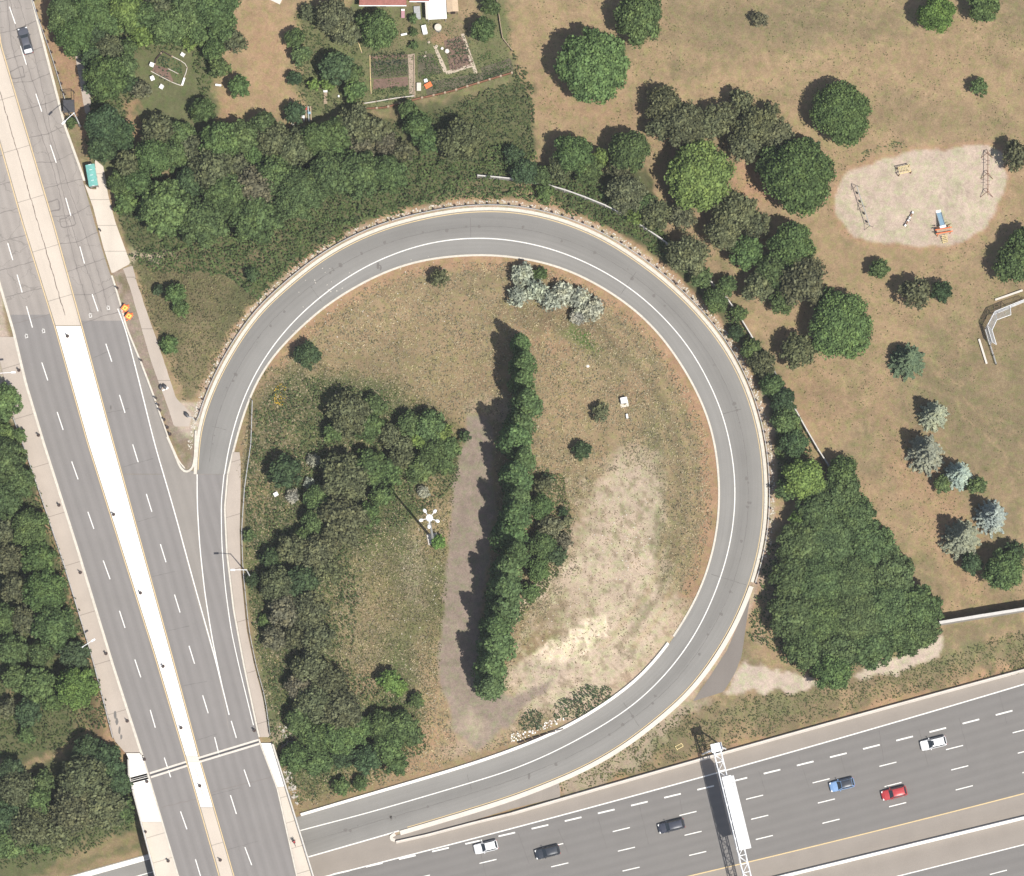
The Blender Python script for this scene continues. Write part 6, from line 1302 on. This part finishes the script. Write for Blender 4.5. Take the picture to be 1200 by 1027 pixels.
MB().tube((-.05, -.09, .3), (-.05, .09, .3), .09, n=12).box((.06, -.15, .18), (.1, .1, .02)).box((-.16, .15, .42), (.1, .1, .02)).build('pedals', 'dark', bk)
pe = thing('person', 'person in a red top and dark trousers riding the bicycle on the bridge', 'person', bp, hd)
J = [(-.2,0,.97,.12),(-.12,0,1.15,.115),(-.02,0,1.32,.13),(.05,0,1.44,.09),(.09,0,1.53,.05),(.13,0,1.62,.085),(.14,0,1.71,.088),
     (.02,.17,1.40,.055),(.16,.25,1.2,.042),(.33,.24,1.03,.032),(.02,-.17,1.40,.055),(.16,-.25,1.2,.042),(.33,-.24,1.03,.032),
     (-.15,.1,.95,.085),(.16,.12,.78,.062),(-.14,.13,.47,.042),(-.06,.13,.44,.035),(-.15,-.1,.95,.085),(.2,-.12,.68,.062),(.04,-.14,.25,.042),(.14,-.14,.22,.035)]
E_ = [(0,1),(1,2),(2,3),(3,4),(4,5),(5,6),(3,7),(7,8),(8,9),(3,10),(10,11),(11,12),(0,13),(13,14),(14,15),(15,16),(0,17),(17,18),(18,19),(19,20)]
skinned('body', J, E_, 'skin', pe)
k_ = 1.14; T_ = [J[0], J[1], J[2], J[3], J[7], J[8], J[10], J[11]]; skinned('red_top', [(a, b, c, r*k_+.008) for a, b, c, r in T_], [(0,1),(1,2),(2,3),(3,4),(4,5),(3,6),(6,7)], 'redcloth', pe)
T_ = [J[0], J[13], J[14], J[15], J[17], J[18], J[19]]; skinned('trousers', [(a, b, c, r*k_+.008) for a, b, c, r in T_], [(0,1),(1,2),(2,3),(0,4),(4,5),(5,6)], 'darkcloth', pe)
MB().blob((.115, 0, 1.75), (.105, .095, .085), 12, 8, .03).build('hair', 'darkcloth', pe, True)
for s in (-1, 1):
    MB().box((-.02 if s > 0 else .12, s*.135, .42 if s > 0 else .2), (.24, .09, .08), taper=.8).build('shoe', 'black', pe)
    hnd = MB().blob((.35, s*.25, 1.0), (.05, .035, .03), 8, 5, .03)
    for f in range(4): hnd.tube((.37, s*(.215+.02*f), 1.01), (.405, s*(.215+.02*f), .99), .009, .008, 6).tube((.405, s*(.215+.02*f), .99), (.40, s*(.215+.02*f), .965), .008, .007, 6)
    hnd.tube((.34, s*.205, 1.0), (.37, s*.195, .975), .01, .008, 6); hnd.build('hand', 'skin', pe, True)
    MB().blob((.215, s*.033, 1.705), (.012, .012, .01), 6, 4, 0).build('eye', 'black', pe)
    MB().blob((.12, s*.09, 1.70), (.025, .012, .035), 6, 5, 0).build('ear', 'skin', pe)
MB().tube((.21, 0, 1.70), (.235, 0, 1.665), .012, .016, 6).build('nose', 'skin', pe); MB().box((.205, 0, 1.64), (.012, .05, .01)).build('mouth', 'redcloth', pe)

# more planted rows in the gardens
for a in ((437,70,477,68,.5,(.09,.12,.05),.3),(436,79,478,78,.6,(.07,.10,.045),.4),(437,88,478,87,.6,(.11,.13,.06),.3),(440,106.5,478,103.5,.6,(.06,.09,.04),.4),(490,70,502,69,1.3,(.075,.11,.045),.5),(504,72,514,71,1.2,(.08,.12,.045),.4),(491,90,512,88,1.0,(.09,.13,.05),.4),(500,76,500,92,.4,(.10,.12,.06),.5),
          (524,52,540,46,.7,(.07,.10,.06),.6),(522,60,545,50,.6,(.13,.10,.08),.5),(530,66,548,60,.7,(.06,.09,.045),.6),(440,119,484,113,.8,(.075,.105,.05),.4),(560,70,575,64,1.2,(.08,.12,.05),.3),(566,92,600,80,.7,(.07,.10,.045),.4),(545,98,590,84,.5,(.05,.07,.04),.6),(510,110,550,100,.7,(.085,.11,.05),.3)):
    crop(a[0], a[1], a[2], a[3], a[4], 'green and dark planted rows between the garden paths', a[5], a[6])

# ------------------------------------------------------------------ the air between the ground and the high viewpoint
me = bpy.data.meshes.new('haze'); mb = MB(); mb.box((0, 0, 383), (20000, 20000, 770)); me.from_pydata(mb.v, [], mb.f); me.update(); hz = link('haze', me); tag(hz, 'thin pale summer haze', 'haze', kind='stuff')
hm = bpy.data.materials.new('haze'); hm.use_nodes = True; n = hm.node_tree
for x in list(n.nodes): n.nodes.remove(x)
out = n.nodes.new('ShaderNodeOutputMaterial'); pv = n.nodes.new('ShaderNodeVolumePrincipled'); pv.inputs['Color'].default_value = (.86, .90, .95, 1); pv.inputs['Density'].default_value = 6e-5; pv.inputs['Anisotropy'].default_value = 0
n.links.new(pv.outputs[0], out.inputs['Volume']); me.materials.append(hm)

# old seams, sealed cracks and oil drips on the ramp and highway
mb = MB(); R.seed(5)
def fine(P, wid, z=None, dz=.068):
    P = [A(x+R.uniform(-.3, .3), y+R.uniform(-.3, .3), z, dz) if z is None else A(x+R.uniform(-.3, .3), y+R.uniform(-.3, .3), z) for x, y in resample(P, 4)]
    for a, b in zip(P[:-1], P[1:]):
        d = (b-a).normalized(); n = Vector((-d.y, d.x, 0))*wid/2*R.uniform(.5, 1.3); mb.add([a-n, b-n, b+n, a+n], [(0, 1, 2, 3)])
fine(((INNER*.36+OUTER[NJ]*.64))[3:int(len(INNER)*.82)], .06)
for i in range(12, len(OUTER)-60, 43):
    a = OUTER[i]; b = INNER[NI[i]]; u = R.uniform(0, .5); v = R.uniform(.6, 1); fine([tuple(a*(1-u)+b*u), tuple(a*(1-v)+b*v)], .07)
for x in range(560, 1240, 47):
    y0 = float(H_FOG(x)); y1 = float(H_YEL(x)); fine([(x, y0+R.uniform(2, 20)), (x+R.uniform(6, 14), y0+R.uniform(30, 60))], .06, .058)
for y in range(420, 1020, 64): fine([(float(f_mr(y))+3, y), (float(f_mr(y))+R.uniform(20, 40), y-R.uniform(5, 11))], .06, LR+.007)
o = mb.build('road_cracks', mat('fine_crack', (.13, .122, .115), .9, .2)); tag(o, kind='structure')
if o.data.polygons[0].normal.z < 0: o.data.flip_normals()
mb = MB()
for _ in range(70):
    i = R.randrange(5, len(OUTER)-60); u = R.uniform(.42, .62); q = OUTER[i]*(1-u*.7)+INNER[NI[i]]*u*.7; s_ = R.uniform(.12, .4); c = A(q[0], q[1], None, .066); n_ = 9
    mb.add([(c.x+s_*R.uniform(.6, 1.1)*math.cos(2*math.pi*k/n_), c.y+s_*R.uniform(.6, 1.1)*math.sin(2*math.pi*k/n_), c.z) for k in range(n_)], [tuple(range(n_))])
for (x, y, s_) in ((135,838,.5),(137,846,.5),(140,856,.45),(142,864,.35),(130,478,.3),(620,910,.4),(443,312,.5),(446,314,.4)):
    z_ = LR+.14 if x < 145 else None; c = A(x, y, z_, .068) if z_ is None else A(x, y, z_); n_ = 10
    mb.add([(c.x+s_*.55*R.uniform(.7, 1.1)*math.cos(2*math.pi*k/n_), c.y+s_*1.5*R.uniform(.7, 1.1)*math.sin(2*math.pi*k/n_), c.z) for k in range(n_)], [tuple(range(n_))])
o = mb.build('oil_stains', mat('oil_stain', (.15, .14, .13), .7, .3)); tag(o, kind='structure')
if o.data.polygons[0].normal.z < 0: o.data.flip_normals()
